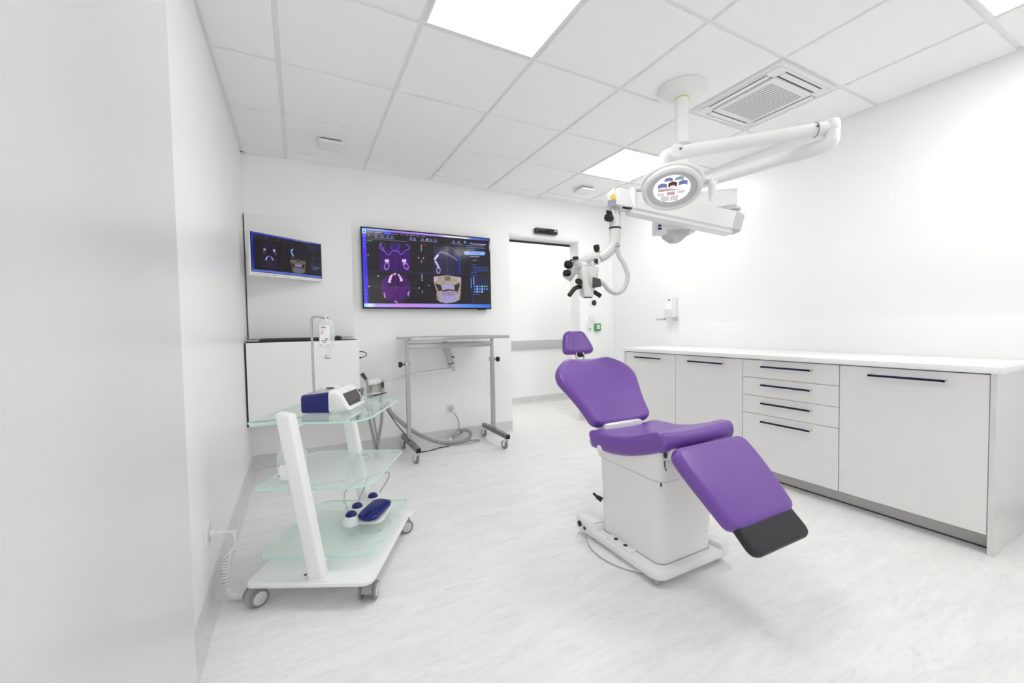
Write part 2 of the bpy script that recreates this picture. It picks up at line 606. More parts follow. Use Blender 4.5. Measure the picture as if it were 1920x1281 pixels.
# ceiling light panels
LLAB = {(.55, 1.31): 'square light panel cut by the top edge of the picture, nearest the camera',
        (2.35, .11): 'square light panel in the top right corner by the right wall',
        (2.35, 2.51): 'square light panel far back behind the surgical lamp',
        (.55, -1.09): 'square light panel behind the camera near the rear wall'}
def light(name, label, x0, y0, z, mt, grp='square ceiling light panels'):
    t = thing(name, label, 'ceiling light', (x0 + .3, y0 + .3, z), group=grp)
    bm = BM()
    sq = lambda k: [(x0 + k, y0 + k), (x0 + .6 - k, y0 + k), (x0 + .6 - k, y0 + .6 - k), (x0 + k, y0 + .6 - k)]
    rings(bm, [[(*p, zz) for p in sq(k)] for k, zz in ((.012, z - .002), (.012, z + .02), (.022, z + .02), (.022, z - .002))], closed=True)
    obj('frame', bm, WMETAL, t)
    obj('diffuser', box(BM(), x0 + .022, x0 + .578, y0 + .022, y0 + .578, z + .001, z + .015), mt, t)
for (x, y) in sorted(LIGHTS):
    light('ceiling_light', LLAB[(x, y)], x, y, Hc, LITE)
for k, x in enumerate((1.7, 2.9, 4.1)):
    light('corridor_light', ['corridor ceiling light panel left of the doorway', 'corridor ceiling light panel straight behind the doorway', 'corridor ceiling light panel right of the doorway'][k], x, 4.27, 2.488, LITEC, 'corridor light panels')

# ------------------------------------------------------------------ air conditioner cassette
x0, y0 = ACT
ac = thing('air_conditioner', 'white ceiling air conditioner cassette with a perforated square grille', 'air conditioner', (x0 + .3, y0 + .3, Hc))
Z = Hc
bm = BM()
prism(bm, rrect(x0 + .012, x0 + .588, y0 + .012, y0 + .588, .01), Z - .006, Z + .02, .003)
obj('housing', bm, WPLAS, ac)
bm = BM()
prism(bm, rrect(x0 + .035, x0 + .565, y0 + .035, y0 + .565, .02), Z - .012, Z - .006, .003)
obj('face_frame', bm, WPLAS, ac)
cx, cyy = x0 + .3, y0 + .3
obj('grille_panel', prism(BM(), rrect(cx - .195, cx + .195, cyy - .2, cyy + .2, .012), Z - .020, Z - .011, .003), WPLAS, ac)
for k in range(4):
    R_ = Matrix.Translation((cx, cyy, 0)) @ Matrix.Rotation(k * math.pi / 2, 4, 'Z')
    sl = obj('louvre', box(BM(), -.178, .178, -.247, -.213, Z - .0165, Z - .0125, .001, 1), WPLAS, ac, frame=R_)
    bm = BM()
    box(bm, -.186, .186, -.253, -.249, Z - .0135, Z - .0118)
    box(bm, -.186, .186, -.2115, -.2035, Z - .0135, Z - .0118)
    obj('outlet_slot', bm, GAPM, ac, frame=R_)
bm = BM()
for i in range(40):
    for j in range(24):
        px = cx - .158 + .316 * i / 39
        py = cyy - .152 + .304 * j / 23
        v = [bm.verts.new((px + a, py + b, Z - .0204)) for a, b in ((-.0026, -.0034), (.0026, -.0034), (.0026, .0034), (-.0026, .0034))]
        bm.faces.new(v)
obj('perforation', bm, mat('perforation_grey', '#8F8B89', .8, noise=.03), ac, kind='stuff')

# ------------------------------------------------------------------ ceiling air valves
def valve(x, y, label):
    t = thing('ceiling_vent', label, 'vent', (x, y, Hc), group='ceiling vents along the back wall')
    obj('collar', prism(BM(), rrect(x - .065, x + .065, y - .065, y + .065, .02), Hc - .028, Hc + .002, .002), GREYP, t, label='grey slot under the plate')
    obj('plate', prism(BM(), rrect(x - .085, x + .085, y - .085, y + .085, .02), Hc - .042, Hc - .022, .004), WPLAS, t)
    obj('mounting_ring', prism(BM(), rrect(x - .08, x + .08, y - .08, y + .08, .02), Hc - .008, Hc + .001, .002), WPLAS, t)
    bm = BM()
    box(bm, x - .07, x + .07, y - .0665, y - .0645, Hc - .02, Hc - .012)
    obj('slot', bm, DGREY, t)
valve(.255, 3.38, 'white square ceiling vent above the wall monitor')
valve(2.64, 3.42, 'white square ceiling vent beside the far light panel')

# ------------------------------------------------------------------ base cabinets along the right wall
XF = 2.85
def handle(bm_, bm2, yc, z):
    box(bm_, XF - .036, XF - .028, yc - .155, yc + .155, z - .006, z + .006, .001, 1)
    for s in (-1, 1):
        box(bm2, XF - .036, XF, yc + s * .149 - .006, yc + s * .149 + .006, z - .0045, z + .0075, .001, 1)
UN = [(2.457, 3.055, 'tall door', 'base cabinet with one door farthest from the camera, behind the backrest'),
      (1.857, 2.457, 'tall door', 'base cabinet with one door just left of the drawer unit'),
      (1.257, 1.857, 'drawers', 'base cabinet with four stacked drawers'),
      (.656, 1.257, 'tall door', 'base cabinet with one wide door nearest the camera, right of the drawers')]
for (a, b, kind, lab) in UN:
    t = thing('base_cabinet', lab, 'cabinet', (3.14, (a + b) / 2, .095), group='base cabinets under the worktop')
    obj('body', box(BM(), XF + .021, Xr - .006, a + .001, b - .001, .095, .859), mat('cabinet_carcass', '#5A5957', .6, noise=.02), t)
    zs = [(.093, .853)] if kind == 'tall door' else [(.729, .853), (.6015, .7265), (.4735, .599), (.093, .471)]
    for (z0, z1) in zs:
        d = obj('door' if kind == 'tall door' else 'drawer', box(BM(), XF, XF + .02, a + .002, b - .002, z0, z1, .0012, 1), LACQ, t)
        h1, h2 = BM(), BM()
        handle(h1, h2, (a + b) / 2 - .003, z1 - .042)
        obj('handle', h1, NAVYH, d)
        obj('handle_post', h2, CHROME, d)
for k, (a, b) in enumerate(((.634, .655), (3.056, 3.077))):
    o = obj('end_panel', box(BM(), XF - .004, Xr - .006, a, b, 0, .859, .001, 1), LACQ2)
    tag(o, ['white gloss end panel closing the cabinet row nearest the camera', 'white gloss end panel closing the cabinet row at the far end'][k], 'panel', 'cabinet end panels')
o = obj('worktop', box(BM(), 2.828, Xr - .005, .617, 3.092, .860, .892, .003), TOPM)
tag(o, 'continuous white worktop over the row of base cabinets', 'worktop')
pl = thing('plinth', 'grey recessed plinth running under the base cabinets', 'plinth', (2.94, 1.85, 0))
obj('board', box(BM(), 2.935, 2.953, .656, 3.055, .004, .094), PLINTH, pl)
obj('seal', box(BM(), 2.930, 2.936, .656, 3.055, 0, .006), DGREY, pl)

# soap dispenser on the right wall
t = thing('soap_dispenser', 'white wall soap dispenser with chrome elbow lever above the worktop', 'dispenser', (Xr, 2.98, 1.14))
obj('housing', box(BM(), Xr - .075, Xr - .002, 2.925, 3.035, 1.185, 1.39, .008), WPLAS, t)
obj('bottle', box(BM(), Xr - .068, Xr - .012, 2.94, 3.02, 1.15, 1.19, .006), CLEARP, t)
bm = BM()
tube(bm, [(Xr - .03, 2.918, 1.175), (Xr - .10, 2.918, 1.165), (Xr - .17, 2.925, 1.168)], .006, 8)
tube(bm, [(Xr - .03, 3.042, 1.175), (Xr - .10, 3.042, 1.165), (Xr - .17, 3.035, 1.168)], .006, 8)
box(bm, Xr - .18, Xr - .165, 2.915, 3.045, 1.158, 1.178, .003)
obj('lever', bm, CHROME, t)
obj('label_panel', box(BM(), Xr - .0765, Xr - .0745, 2.935, 3.025, 1.27, 1.375), PAPER, t)
bm = BM()
box(bm, Xr - .0772, Xr - .0763, 2.95, 2.985, 1.355, 1.368)
obj('printed_mark', bm, INK, t)
obj('bracket', box(BM(), Xr - .028, Xr - .001, 2.915, 2.945, 1.15, 1.195, .002), LGREY, t)

# wall plates by the door
t = thing('thermostat', 'round black thermostat dial on a white wall plate', 'thermostat', (3.126, Yb, 1.387))
obj('plate', box(BM(), 3.083, 3.169, Yb - .010, Yb, 1.345, 1.431, .003), WPLAS, t)
obj('dial', lathe(BM(), [(.031, 0), (.031, .012), (.028, .016), (0, .017)], (3.129, Yb - .009, 1.387), (0, -1, 0), 28), BLACK, t)
obj('display', lathe(BM(), [(.017, 0), (.017, .001)], (3.129, Yb - .0255, 1.388), (0, -1, 0), 20), DGREY, t)
t = thing('emergency_call_point', 'green emergency door release box on the wall', 'alarm box', (3.17, Yb, 1.05))
obj('housing', box(BM(), 3.135, 3.215, Yb - .035, Yb, 1.050, 1.140, .004), GREEN, t)
obj('window', box(BM(), 3.152, 3.198, Yb - .037, Yb - .034, 1.075, 1.120, .001, 1), PAPER, t)
bm = BM()
for z in (1.106, 1.098, 1.090):
    box(bm, 3.158, 3.192, Yb - .0378, Yb - .0368, z - .0015, z + .0015)
obj('printed_mark', bm, INK, t)
t = thing('key_switch', 'small white key switch plate left of the green box', 'switch', (3.06, Yb, 1.05))
obj('plate', box(BM(), 3.035, 3.095, Yb - .010, Yb, 1.052, 1.138, .003), WPLAS, t)
obj('button', lathe(BM(), [(.008, 0), (.008, .004)], (3.068, Yb - .009, 1.078), (0, -1, 0), 14), BLACK, t)
t = thing('light_switch', 'white light switch plate above the key switch', 'switch', (3.10, Yb, 1.16))
obj('plate', box(BM(), 3.06, 3.145, Yb - .009, Yb, 1.150, 1.235, .003), WPLAS, t)
obj('rocker', box(BM(), 3.073, 3.132, Yb - .013, Yb - .008, 1.163, 1.222, .002), WPLAS, t)
# door sensor
t = thing('door_sensor', 'black bar shaped motion sensor above the doorway', 'sensor', (2.44, Yb, 2.13))
obj('housing', box(BM(), 2.318, 2.602, Yb - .05, Yb, 2.135, 2.193, .008), BLACK, t)
obj('lens', box(BM(), 2.345, 2.50, Yb - .0515, Yb - .0485, 2.139, 2.17, .001, 1), BLACKG, t)
obj('white_mark', box(BM(), 2.555, 2.588, Yb - .0512, Yb - .0495, 2.168, 2.178), WPLAS, t)

# ------------------------------------------------------------------ screens: picture painted per vertex
def paint_scan(X, Y, dim):
    """X, Y: canvas positions; returns sRGB colours of the scan viewer"""
    img = np.empty(X.shape + (3,))
    img[:] = (.16, .145, .165) if not dim else (.085, .07, .085)
    def put(a, c):
        a = np.clip(a, 0, 1)[..., None]
        img[:] = img * (1 - a) + np.array(c).reshape((1,) * (img.ndim - 1) + (3,)) / 255 * a if not isinstance(c, np.ndarray) else img * (1 - a) + c * a
    def poly(pts):
        ins = np.zeros(X.shape, bool)
        n = len(pts)
        for i in range(n):
            x1, y1 = pts[i]
            x2, y2 = pts[(i + 1) % n]
            cnd = ((y1 > Y) != (y2 > Y)) & (X < (x2 - x1) * (Y - y1) / (y2 - y1 + 1e-9) + x1)
            ins ^= cnd
        return ins.astype(float)
    def line(pts, w):
        d = np.full(X.shape, 1e9)
        for (x1, y1), (x2, y2) in zip(pts[:-1], pts[1:]):
            L2 = (x2 - x1) ** 2 + (y2 - y1) ** 2 + 1e-9
            t = np.clip(((X - x1) * (x2 - x1) + (Y - y1) * (y2 - y1)) / L2, 0, 1)
            d = np.minimum(d, np.hypot(X - x1 - t * (x2 - x1), Y - y1 - t * (y2 - y1)))
        return np.clip((w / 2 + 2.5 - d) / 4, 0, 1)
    def ell(cx, cy, rx, ry, rot=0., soft=.12):
        c, s = math.cos(rot), math.sin(rot)
        u = ((X - cx) * c + (Y - cy) * s) / rx
        v = (-(X - cx) * s + (Y - cy) * c) / ry
        return np.clip((1 - np.hypot(u, v)) / soft, 0, 1)
    def ring(cx, cy, rx, ry, rot=0., wd=.3):
        c, s = math.cos(rot), math.sin(rot)
        u = ((X - cx) * c + (Y - cy) * s) / rx
        v = (-(X - cx) * s + (Y - cy) * c) / ry
        return np.clip((wd - np.abs(np.hypot(u, v) - 1)) / .12, 0, 1)
    hz = .18 if dim else 1.
    rng = np.random.RandomState(3)
    def grad(stops):
        xs = [s[0] for s in stops]
        return np.stack([np.interp(X, xs, [s[1][k] / 255 for s in stops]) for k in range(3)], -1)
    # haze and scans
    put(poly([(310, 300), (740, 312), (738, 698), (308, 680)]) * .75 * hz * np.clip((Y - 300) / 150, .25, 1), (62, 22, 120))
    put(poly([(470, 300), (600, 303), (600, 410), (470, 400)]) * .4 * hz, (70, 40, 170))
    vio = (150, 105, 225)
    k = .8 * (hz if not dim else .28)
    put(line([(345, 300), (320, 318), (318, 365), (345, 395), (385, 420), (415, 462), (458, 468), (472, 425), (525, 408), (590, 425), (608, 466), (640, 455), (672, 412), (732, 385), (737, 350), (690, 325)], 10) * k, vio)
    put(line([(330, 310), (345, 345), (380, 405)], 16) * k * .8, vio)
    put(ring(352, 340, 30, 50, .3, .12) * k * .7, vio)
    put(line([(470, 310), (475, 360), (500, 400), (530, 415), (560, 400), (598, 360), (596, 320)], 6) * k * .6, vio)
    tooth = (232, 190, 240) if not dim else (190, 180, 255)
    for cx_, cy_, rt in ((415, 548, 0), (655, 548, 0)):
        put(ell(cx_ - 12, cy_, 19, 22), tooth)
        put(ell(cx_ + 14, cy_, 19, 22), tooth)
    put(ring(412, 622, 30, 48, .25, .2) * (1 if not dim else .6), (200, 150, 240))
    put(ring(680, 622, 28, 48, -.45, .2) * (1 if not dim else .6), (205, 140, 235))
    put(ell(660, 585, 24, 26) * .8, (200, 150, 230))
    put(ell(530, 920, 208, 205, 0, .1) * .8 * hz, (80, 28, 125))
    put(ell(530, 880, 120, 150, 0, .3) * .55 * hz, (45, 28, 60))
    put(ell(530, 960, 130, 90, 0, .5) * .5 * hz, (105, 40, 130))
    put(ring(530, 930, 205, 195, 0, .05) * .5 * hz, (150, 70, 190))
    put(poly([(495, 1000), (590, 985), (560, 1020), (540, 1030)]) * .5 * hz, (30, 20, 45))
    for cx_, cy_, rx, ry, rt in ((523, 730, 24, 13, -.3), (485, 748, 15, 15, 0), (466, 772, 20, 20, 0), (455, 805, 24, 20, 0), (447, 836, 25, 17, .2), (580, 750, 13, 20, -.5), (600, 783, 18, 20, 0), (613, 815, 23, 22, 0)):
        put(ell(cx_, cy_, rx, ry, rt, .2), (245, 195, 235) if not dim else (150, 160, 255))
    put(line([(372, 995), (380, 1050)], 18) * hz, (205, 140, 215))
    put(line([(722, 968), (712, 1000)], 9) * hz, (230, 170, 240))
    put(line([(700, 990), (706, 1035)], 9) * hz, (230, 170, 240))
    put(line([(515, 1103), (550, 1122)], 11) * hz, (240, 180, 235))
    put(line([(527, 470), (534, 1135)], 3) * .6 * hz, (190, 50, 90))
    put(line([(160, 903), (860, 928)], 3) * .55 * hz, (120, 130, 110))
    # sagittal view
    put(poly([(1065, 350), (1440, 372), (1440, 748), (1065, 735)]) * .45 * hz, (62, 58, 110))
    put(poly([(1345, 480), (1440, 480), (1440, 748), (1345, 745)]) * .5 * hz, (30, 35, 85))
    put(line([(1090, 505), (1130, 455), (1185, 432), (1260, 460), (1340, 505), (1390, 545)], 15) * (.75 if not dim else .18), (150, 145, 215))
    put(line([(1240, 365), (1320, 375), (1380, 420), (1430, 480)], 18) * .4 * hz, (110, 105, 170))
    put(line([(1432, 470), (1424, 560), (1432, 740)], 12) * .6 * hz, (45, 80, 200))
    put(line([(1085, 528), (1125, 480)], 30), (205, 200, 245) if not dim else (130, 190, 255))
    put(line([(1092, 562), (1118, 605), (1135, 650)], 24), (200, 195, 245) if not dim else (150, 200, 255))
    put(ring(1131, 682, 24, 44, .05, .22) * (1 if not dim else .5), (180, 170, 245))
    put(line([(1253, 340), (1253, 750)], 3) * .5 * hz, (110, 150, 120))
    put(line([(140, 690), (895, 715), (1570, 745)], 4) * .5 * hz, (90, 70, 190))
    # skull
    bone = poly([(1062, 770), (1250, 755), (1440, 782), (1440, 860), (1432, 1000), (1422, 1085), (1350, 1122), (1230, 1136), (1140, 1120), (1095, 1070), (1100, 960), (1062, 850)])
    nz = rng.rand(64, 64)
    q = nz[(np.abs(Y * .09).astype(int)) % 64, (np.abs(X * .09).astype(int)) % 64]
    bc = np.stack([np.full(X.shape, v / 255) for v in ((172, 160, 150) if not dim else (98, 88, 70))], -1) * (.75 + .4 * q)[..., None]
    put(bone, np.asarray(bc))
    put(poly([(1062, 775), (1120, 770), (1110, 830), (1062, 845)]) * .6, (205, 190, 215) if not dim else (120, 110, 90))
    put(poly([(1375, 780), (1440, 785), (1440, 855), (1380, 830)]) * .5, (195, 180, 205) if not dim else (115, 105, 85))
    drk = (62, 46, 40) if not dim else (28, 20, 14)
    put(poly([(1078, 862), (1150, 885), (1172, 915), (1175, 968), (1128, 975), (1108, 930)]), drk)
    put(poly([(1424, 855), (1360, 885), (1338, 915), (1345, 962), (1385, 985), (1412, 930)]), drk)
    put(ell(1255, 800, 52, 45, 0, .5) * .85, (112, 92, 86) if not dim else (60, 45, 30))
    put(ring(1258, 800, 62, 52, 0, .12) * .5, (190, 175, 165))
    put(poly([(1100, 1000), (1115, 1075), (1095, 1070)]) * .8, (130, 80, 60))
    lav = (190, 178, 245) if not dim else (140, 140, 205)
    put(poly([(1170, 905), (1200, 885), (1320, 885), (1348, 915), (1340, 962), (1180, 962)]) * .9, lav)
    put(poly([(1168, 985), (1360, 985), (1400, 1060), (1360, 1110), (1230, 1130), (1150, 1105), (1140, 1030)]) * .55, (165, 155, 240) if not dim else (110, 110, 150))
    put(poly([(1180, 958), (1250, 945), (1345, 955), (1350, 972), (1260, 962), (1175, 980)]), (60, 25, 22))
    for i in range(9):
        x = 1185 + 20 * i
        put(line([(x, 888), (x, 950)], 5) * .8, (95, 80, 120))
        put(line([(x - 3, 985), (x - 3, 1035)], 6) * .8, (90, 80, 120))
    # chrome of the viewer
    bar = grad([(70, (70, 130, 225)), (300, (110, 130, 235)), (650, (178, 125, 238)), (1150, (185, 150, 240)), (1250, (235, 225, 250)), (1520, (225, 225, 250)), (1600, (110, 140, 225)), (1840, (50, 80, 190))])
    if dim: bar = bar * np.array([.45, .55, .9])
    put(poly([(60, 78), (1850, 255), (1850, 286), (60, 112)]), bar)
    bb = grad([(80, (150, 215, 250)), (180, (225, 235, 250)), (260, (180, 160, 245)), (700, (200, 140, 240)), (1200, (165, 150, 245)), (1500, (95, 145, 235)), (1840, (55, 110, 215))])
    if dim: bb = bb * 0 + np.array([85, 110, 205]) / 255
    put(poly([(70, 1130), (1850, 1156), (1850, 1215), (70, 1190)]), bb)
    put(poly([(60, 105), (128, 118), (150, 1135), (75, 1130)]), (72, 52, 222) if not dim else (22, 22, 150))
    put(poly([(72, 105), (126, 112), (126, 165), (74, 160)]), (125, 222, 255) if not dim else (60, 60, 220))
    put(ell(99, 137, 15, 17), (20, 30, 60))
    for y in (205, 255, 305, 350, 960, 1005, 1055, 1105):
        put(ell(98 + (y - 200) * .017, y, 11, 9) * .8, (130, 160, 255))
    put(poly([(385, 150), (480, 160), (480, 188), (385, 180)]), (78, 98, 245) if not dim else (30, 30, 170))
    g = 1. if not dim else .35
    def dashes(x0, x1, y, sl, c, h=7, a=.75):
        x = x0
        while x < x1:
            w = rng.randint(5, 16)
            put(line([(x, y + (x - x0) * sl), (min(x + w, x1), y + (min(x + w, x1) - x0) * sl)], h) * a * g, c)
            x += w + 8
    for x0_, x1_, y_ in ((150, 205, 142), (255, 350, 152), (498, 578, 176), (608, 655, 186), (685, 715, 191), (745, 805, 198), (835, 880, 206), (908, 960, 214)):
        dashes(x0_, x1_, y_, .09, (200, 190, 235))
    dashes(248, 420, 222, .09, (190, 185, 225)); dashes(430, 520, 240, .06, (190, 185, 225))
    dashes(140, 700, 238, .085, (160, 155, 185), 6, .7)
    dashes(735, 830, 262, .1, (190, 185, 225)); dashes(890, 1128, 275, .09, (190, 185, 225)); dashes(1318, 1470, 314, .1, (170, 175, 225))
    for x, y in ((165, 187), (270, 195), (357, 206), (433, 211), (491, 214), (757, 240), (808, 247), (918, 255), (983, 258), (1036, 266), (1098, 269), (1350, 292), (1420, 297)):
        put(ring(x, y, 12, 11, 0, .45) * .8 * g, (135, 150, 245) if x != 983 else (245, 240, 255))
    put(line([(147, 266), (207, 270)], 9) * g, (50, 190, 60))
    put(line([(925, 328), (968, 332)], 9) * .8 * g, (200, 60, 50))
    for y in (335, 358, 383, 408, 550, 572, 745, 770, 795, 820, 965, 988):
        put(ell(900, y, 8, 8) * .9 * g, (205, 200, 245))
    for x, y in ((155, 462), (857, 511), (926, 517), (290, 757), (163, 900), (860, 926), (992, 890)):
        put(ell(x, y, 8, 8) * g, (240, 238, 245))
    # pop-up and tool panel
    put(poly([(1480, 270), (1830, 300), (1830, 490), (1480, 480)]) * .5, (30, 32, 62))
    put(ell(1508, 300, 16, 17) * g, (80, 150, 250))
    for y, a, b in ((346, 1535, 1760), (374, 1535, 1785), (400, 1535, 1640)):
        dashes(a, b, y - 4, .06, (175, 185, 225))
    if not dim:
        put(np.maximum(line([(1518, 448), (1760, 458)], 50), 0), (145, 180, 248))
        dashes(1565, 1710, 448, .04, (60, 85, 160), 10)
    dashes(1580, 1700, 497, .04, (205, 205, 240), 10); dashes(1612, 1668, 549, .04, (190, 195, 240), 9)
    for y in (612, 720, 757):
        dashes(1600, 1665, y, .02, (70, 110, 240), 8)
    for y in (652, 690):
        for i in range(6):
            put(line([(1615 + 35 * i, y + 8), (1635 + 35 * i, y - 8)], 7) * g, (70, 120, 235))
    for y in (787, 808, 830, 852, 875):
        put(line([(1612, y), (1795, y + 6)], 5) * .7 * g, (45, 60, 190))
        put(ell(1617, y, 9, 9) * g, (150, 190, 255))
    for y in (805, 830, 855, 878, 900, 925):
        put(ell(1582, y, 8, 8) * g, (130, 190, 255))
    for y, n in ((910, 6), (946, 6), (982, 4)):
        for i in range(n):
            put(ell(1627 + 34 * i, y, 13, 14) * (g if not dim else .6), (60, 200, 90) if (i == 4 and y == 910) else ((150, 205, 255) if i in (1, 3) else (75, 130, 240)))
    put(line([(1585, 600), (1588, 1130)], 4) * .8 * g, (50, 70, 215))
    dashes(1600, 1700, 1017, .02, (80, 130, 240), 8)
    return img

def homog(src, dst):
    A = []
    for (x, y), (u, v) in zip(src, dst):
        A.append([x, y, 1, 0, 0, 0, -u * x, -u * y])
        A.append([0, 0, 0, x, y, 1, -v * x, -v * y])
    h = np.linalg.solve(np.array(A, float), np.array(dst, float).ravel())
    return np.append(h, 1).reshape(3, 3)

def screen_mat(name):
    mt = bpy.data.materials.new(name)
    mt.use_nodes = True
    nt = mt.node_tree
    b = nt.nodes['Principled BSDF']
    b.inputs['Base Color'].default_value = (.004, .004, .005, 1)
    b.inputs['Roughness'].default_value = .10
    b.inputs['Specular IOR Level'].default_value = .25
    a = nt.nodes.new('ShaderNodeAttribute')
    a.attribute_name = 'picture'
    nt.links.new(a.outputs['Color'], b.inputs['Emission Color'])
    b.inputs['Emission Strength'].default_value = SCREEN
    return mt

def screen_grid(name, w, h, nx, ny, dim, M, parent):
    """a lit display: one vertex per picture cell"""
    Hm = homog([(0, 0), (1, 0), (1, 1), (0, 1)], [(70, 85), (1842, 262), (1834, 1202), (90, 1182)])
    u, v = np.meshgrid(np.linspace(0, 1, nx), np.linspace(0, 1, ny))
    q = np.stack([u, v, np.ones_like(u)], -1) @ Hm.T
    img = paint_scan(q[..., 0] / q[..., 2], q[..., 1] / q[..., 2], dim)
    img = np.where(img <= .04045, img / 12.92, ((np.clip(img, 0, None) + .055) / 1.055) ** 2.4)
    co = np.stack([(u - .5) * w, np.zeros_like(u), (.5 - v) * h], -1).reshape(-1, 3)
    mi = M.to_3x3()
    R3 = np.array([list(r) for r in mi])
    co = co @ R3.T + np.array(M.translation)
    idx = np.arange(nx * ny).reshape(ny, nx)
    quads = np.stack([idx[1:, :-1], idx[1:, 1:], idx[:-1, 1:], idx[:-1, :-1]], -1).reshape(-1, 4)
    me = bpy.data.meshes.new(name)
    me.from_pydata(co.tolist(), [], quads.tolist())
    at = me.color_attributes.new('picture', 'FLOAT_COLOR', 'POINT')
    col = np.concatenate([img.reshape(-1, 3), np.ones((nx * ny, 1))], 1).astype('f')
    at.data.foreach_set('color', col.ravel())
    me.materials.append(screen_mat(name + '_display'))
    o = bpy.data.objects.new(name, me)
    C.objects.link(o)
    o.parent = parent
    return o

# wall television
tx0, tx1, tz0, tz1, ty = .511, 1.763, 1.302, 2.026, 3.835
tv = thing('television', 'large wall television showing purple jaw scans', 'television', ((tx0 + tx1) / 2, Yb, tz0))
obj('casing', box(BM(), tx0, tx1, ty, ty + .028, tz0, tz1, .003), BLACKG, tv)
obj('rear_housing', box(BM(), tx0 + .12, tx1 - .12, ty + .026, ty + .045, tz0 + .06, tz1 - .1, .006), BLACK, tv)
obj('wall_bracket', box(BM(), tx0 + .4, tx1 - .4, ty + .044, Yb - .002, tz0 + .2, tz1 - .2), DGREY, tv)
obj('sensor_foot', box(BM(), tx1 - .15, tx1 - .06, ty + .002, ty + .02, tz0 - .008, tz0 + .001), BLACK, tv)
sm = MW[tv].inverted() @ Matrix.Translation(((tx0 + tx1) / 2 - .001, ty - .0008, (tz0 + tz1) / 2 + .001))
scr = screen_grid('screen', tx1 - tx0 - .024, tz1 - tz0 - .026, 480, 270, False, sm, tv)
WT_ = mat('screen_lettering', '#000000', .3, emit='#D7DCF5', estr=SCREEN, noise=.002)
text_mesh('screen_text', 'Mise \u00e0 jour du logiciel', .0195, WT_, tv,
          Matrix.Translation((1.543, ty - .0015, 1.9500)) @ Matrix.Rotation(math.pi / 2, 4, 'X'))

# wall monitor on an arm, turned towards the room
MT = math.atan2(.547, .837)
MR = Matrix.Translation((-.309, 3.535, 0)) @ Matrix.Rotation(MT, 4, 'Z')
mw_, mz0, mz1 = .588, 1.527, 1.849
mo = thing('monitor', 'white framed wall monitor above the keyboard, turned towards the room', 'monitor', (-.05, 3.75, mz0), MT)
bm = BM()
prism(bm, rrect(0, mw_, -.02, .018, .004, 3), mz0, mz1, .002)
obj('casing', bm, WPLAS, mo, frame=MR)
obj('display_border', box(BM(), .008, mw_ - .006, -.0212, -.019, mz0 + .026, mz1 - .005), BLACKG, mo, frame=MR)
M_ = MW[mo].inverted() @ MR @ Matrix.Translation((mw_ / 2 + .001, -.0220, (mz0 + mz1) / 2 + .0105))
screen_grid('screen', mw_ - .024, mz1 - mz0 - .040, 260, 146, True, M_, mo)
bm = BM()
for k in range(8):
    box(bm, .015 + k * .02, .015 + k * .02 + (.012 if k % 3 else .007), -.0208, -.0198, mz0 + .010, mz0 + .013)
box(bm, .27, .30, -.0208, -.0198, mz0 + .010, mz0 + .014)
obj('printed_mark', bm, GREYP, mo, frame=MR)
obj('power_button', box(BM(), .172, .182, -.0215, -.0195, mz0 + .008, mz0 + .015, .001, 1), DGREY, mo, frame=MR)
bm = BM()
box(bm, .24, .36, .016, .03, 1.64, 1.76, .003)
obj('mount_plate', bm, LGREY, mo, frame=MR)
bm = BM()
p = MR @ Vector((.30, .03, 1.70))
tube(bm, [p, (p.x + .01, p.y + .04, 1.70), (p.x + .05, 3.873, 1.70)], .022, 12, smooth=False)
obj('arm', bm, LGREY, mo)

# wall panel and wall cabinet in the left corner
o = obj('wall_panel', box(BM(), -.357, .44, 3.874, Yb, 1.055, 2.052, .0015, 1), PANELM)
tag(o, 'tall white upper panel behind the wall monitor', 'panel')
obj('edge_strip', box(BM(), -.3605, -.357, 3.873, Yb, 1.055, 2.050), DGREY, o)
wc = thing('wall_cabinet', 'white wall hung cabinet in the left corner below the monitor', 'cabinet', (.04, 3.75, .40))
obj('body', box(BM(), -.352, .438, 3.622, Yb, .40, 1.030), PANELM, wc)
obj('flap', box(BM(), -.352, .4405, 3.60, 3.62, .40, 1.030, .0015, 1), PANELM, wc)
obj('side_gap_shade', box(BM(), -.364, -.352, 3.607, 3.88, .40, 1.026), GAPM, wc)  # dark strip stands in for the shade in the open gap
mtb = obj('desk_mat', box(BM(), -.352, .425, 3.604, 3.872, 1.030, 1.036), BLACK)
tag(mtb, 'thin black desk mat covering the wall cabinet top', 'mat')
kb = thing('keyboard', 'black computer keyboard on the wall cabinet', 'keyboard', (-.05, 3.69, 1.036))
bm = BM()
rings(bm, [[(x, 3.64, 1.036), (x, 3.64, 1.044), (x, 3.77, 1.056), (x, 3.77, 1.036)] for x in (-.27, .17)])
obj('case', bm, BLACK, kb)
bm = BM()
for r in range(5):
    for k in range(20):
        y = 3.652 + r * .022
        z = 1.0445 + (y - 3.64) * .0923
        box(bm, -.262 + k * .0213, -.262 + k * .0213 + .018, y, y + .018, z, z + .005)
obj('keys', bm, DGREY, kb, kind='stuff')
ms = thing('computer_mouse', 'black computer mouse right of the keyboard', 'mouse', (.288, 3.69, 1.036))
bm = BM()
rs = []
for k in range(7):
    t = k / 6
    rr = math.sin(math.pi * (.08 + .84 * t)) ** .55
    rs.append([(.288 + .034 * rr * math.cos(a), 3.64 + .11 * t, 1.036 + max(0, .036 * rr * math.sin(a))) for a in [math.pi * i / 10 for i in range(11)]])
rings(bm, rs)
obj('shell', bm, BLACK, ms)
obj('scroll_wheel', lathe(BM(), [(.006, -.003), (.006, .003)], (.288, 3.66, 1.067), (1, 0, 0), 12), GREYP, ms)
cr = thing('card_reader', 'small grey card reader at the left end of the desk mat', 'card reader', (-.31, 3.66, 1.036))
obj('case', box(BM(), -.345, -.275, 3.62, 3.70, 1.036, 1.052, .004), GREYP, cr)
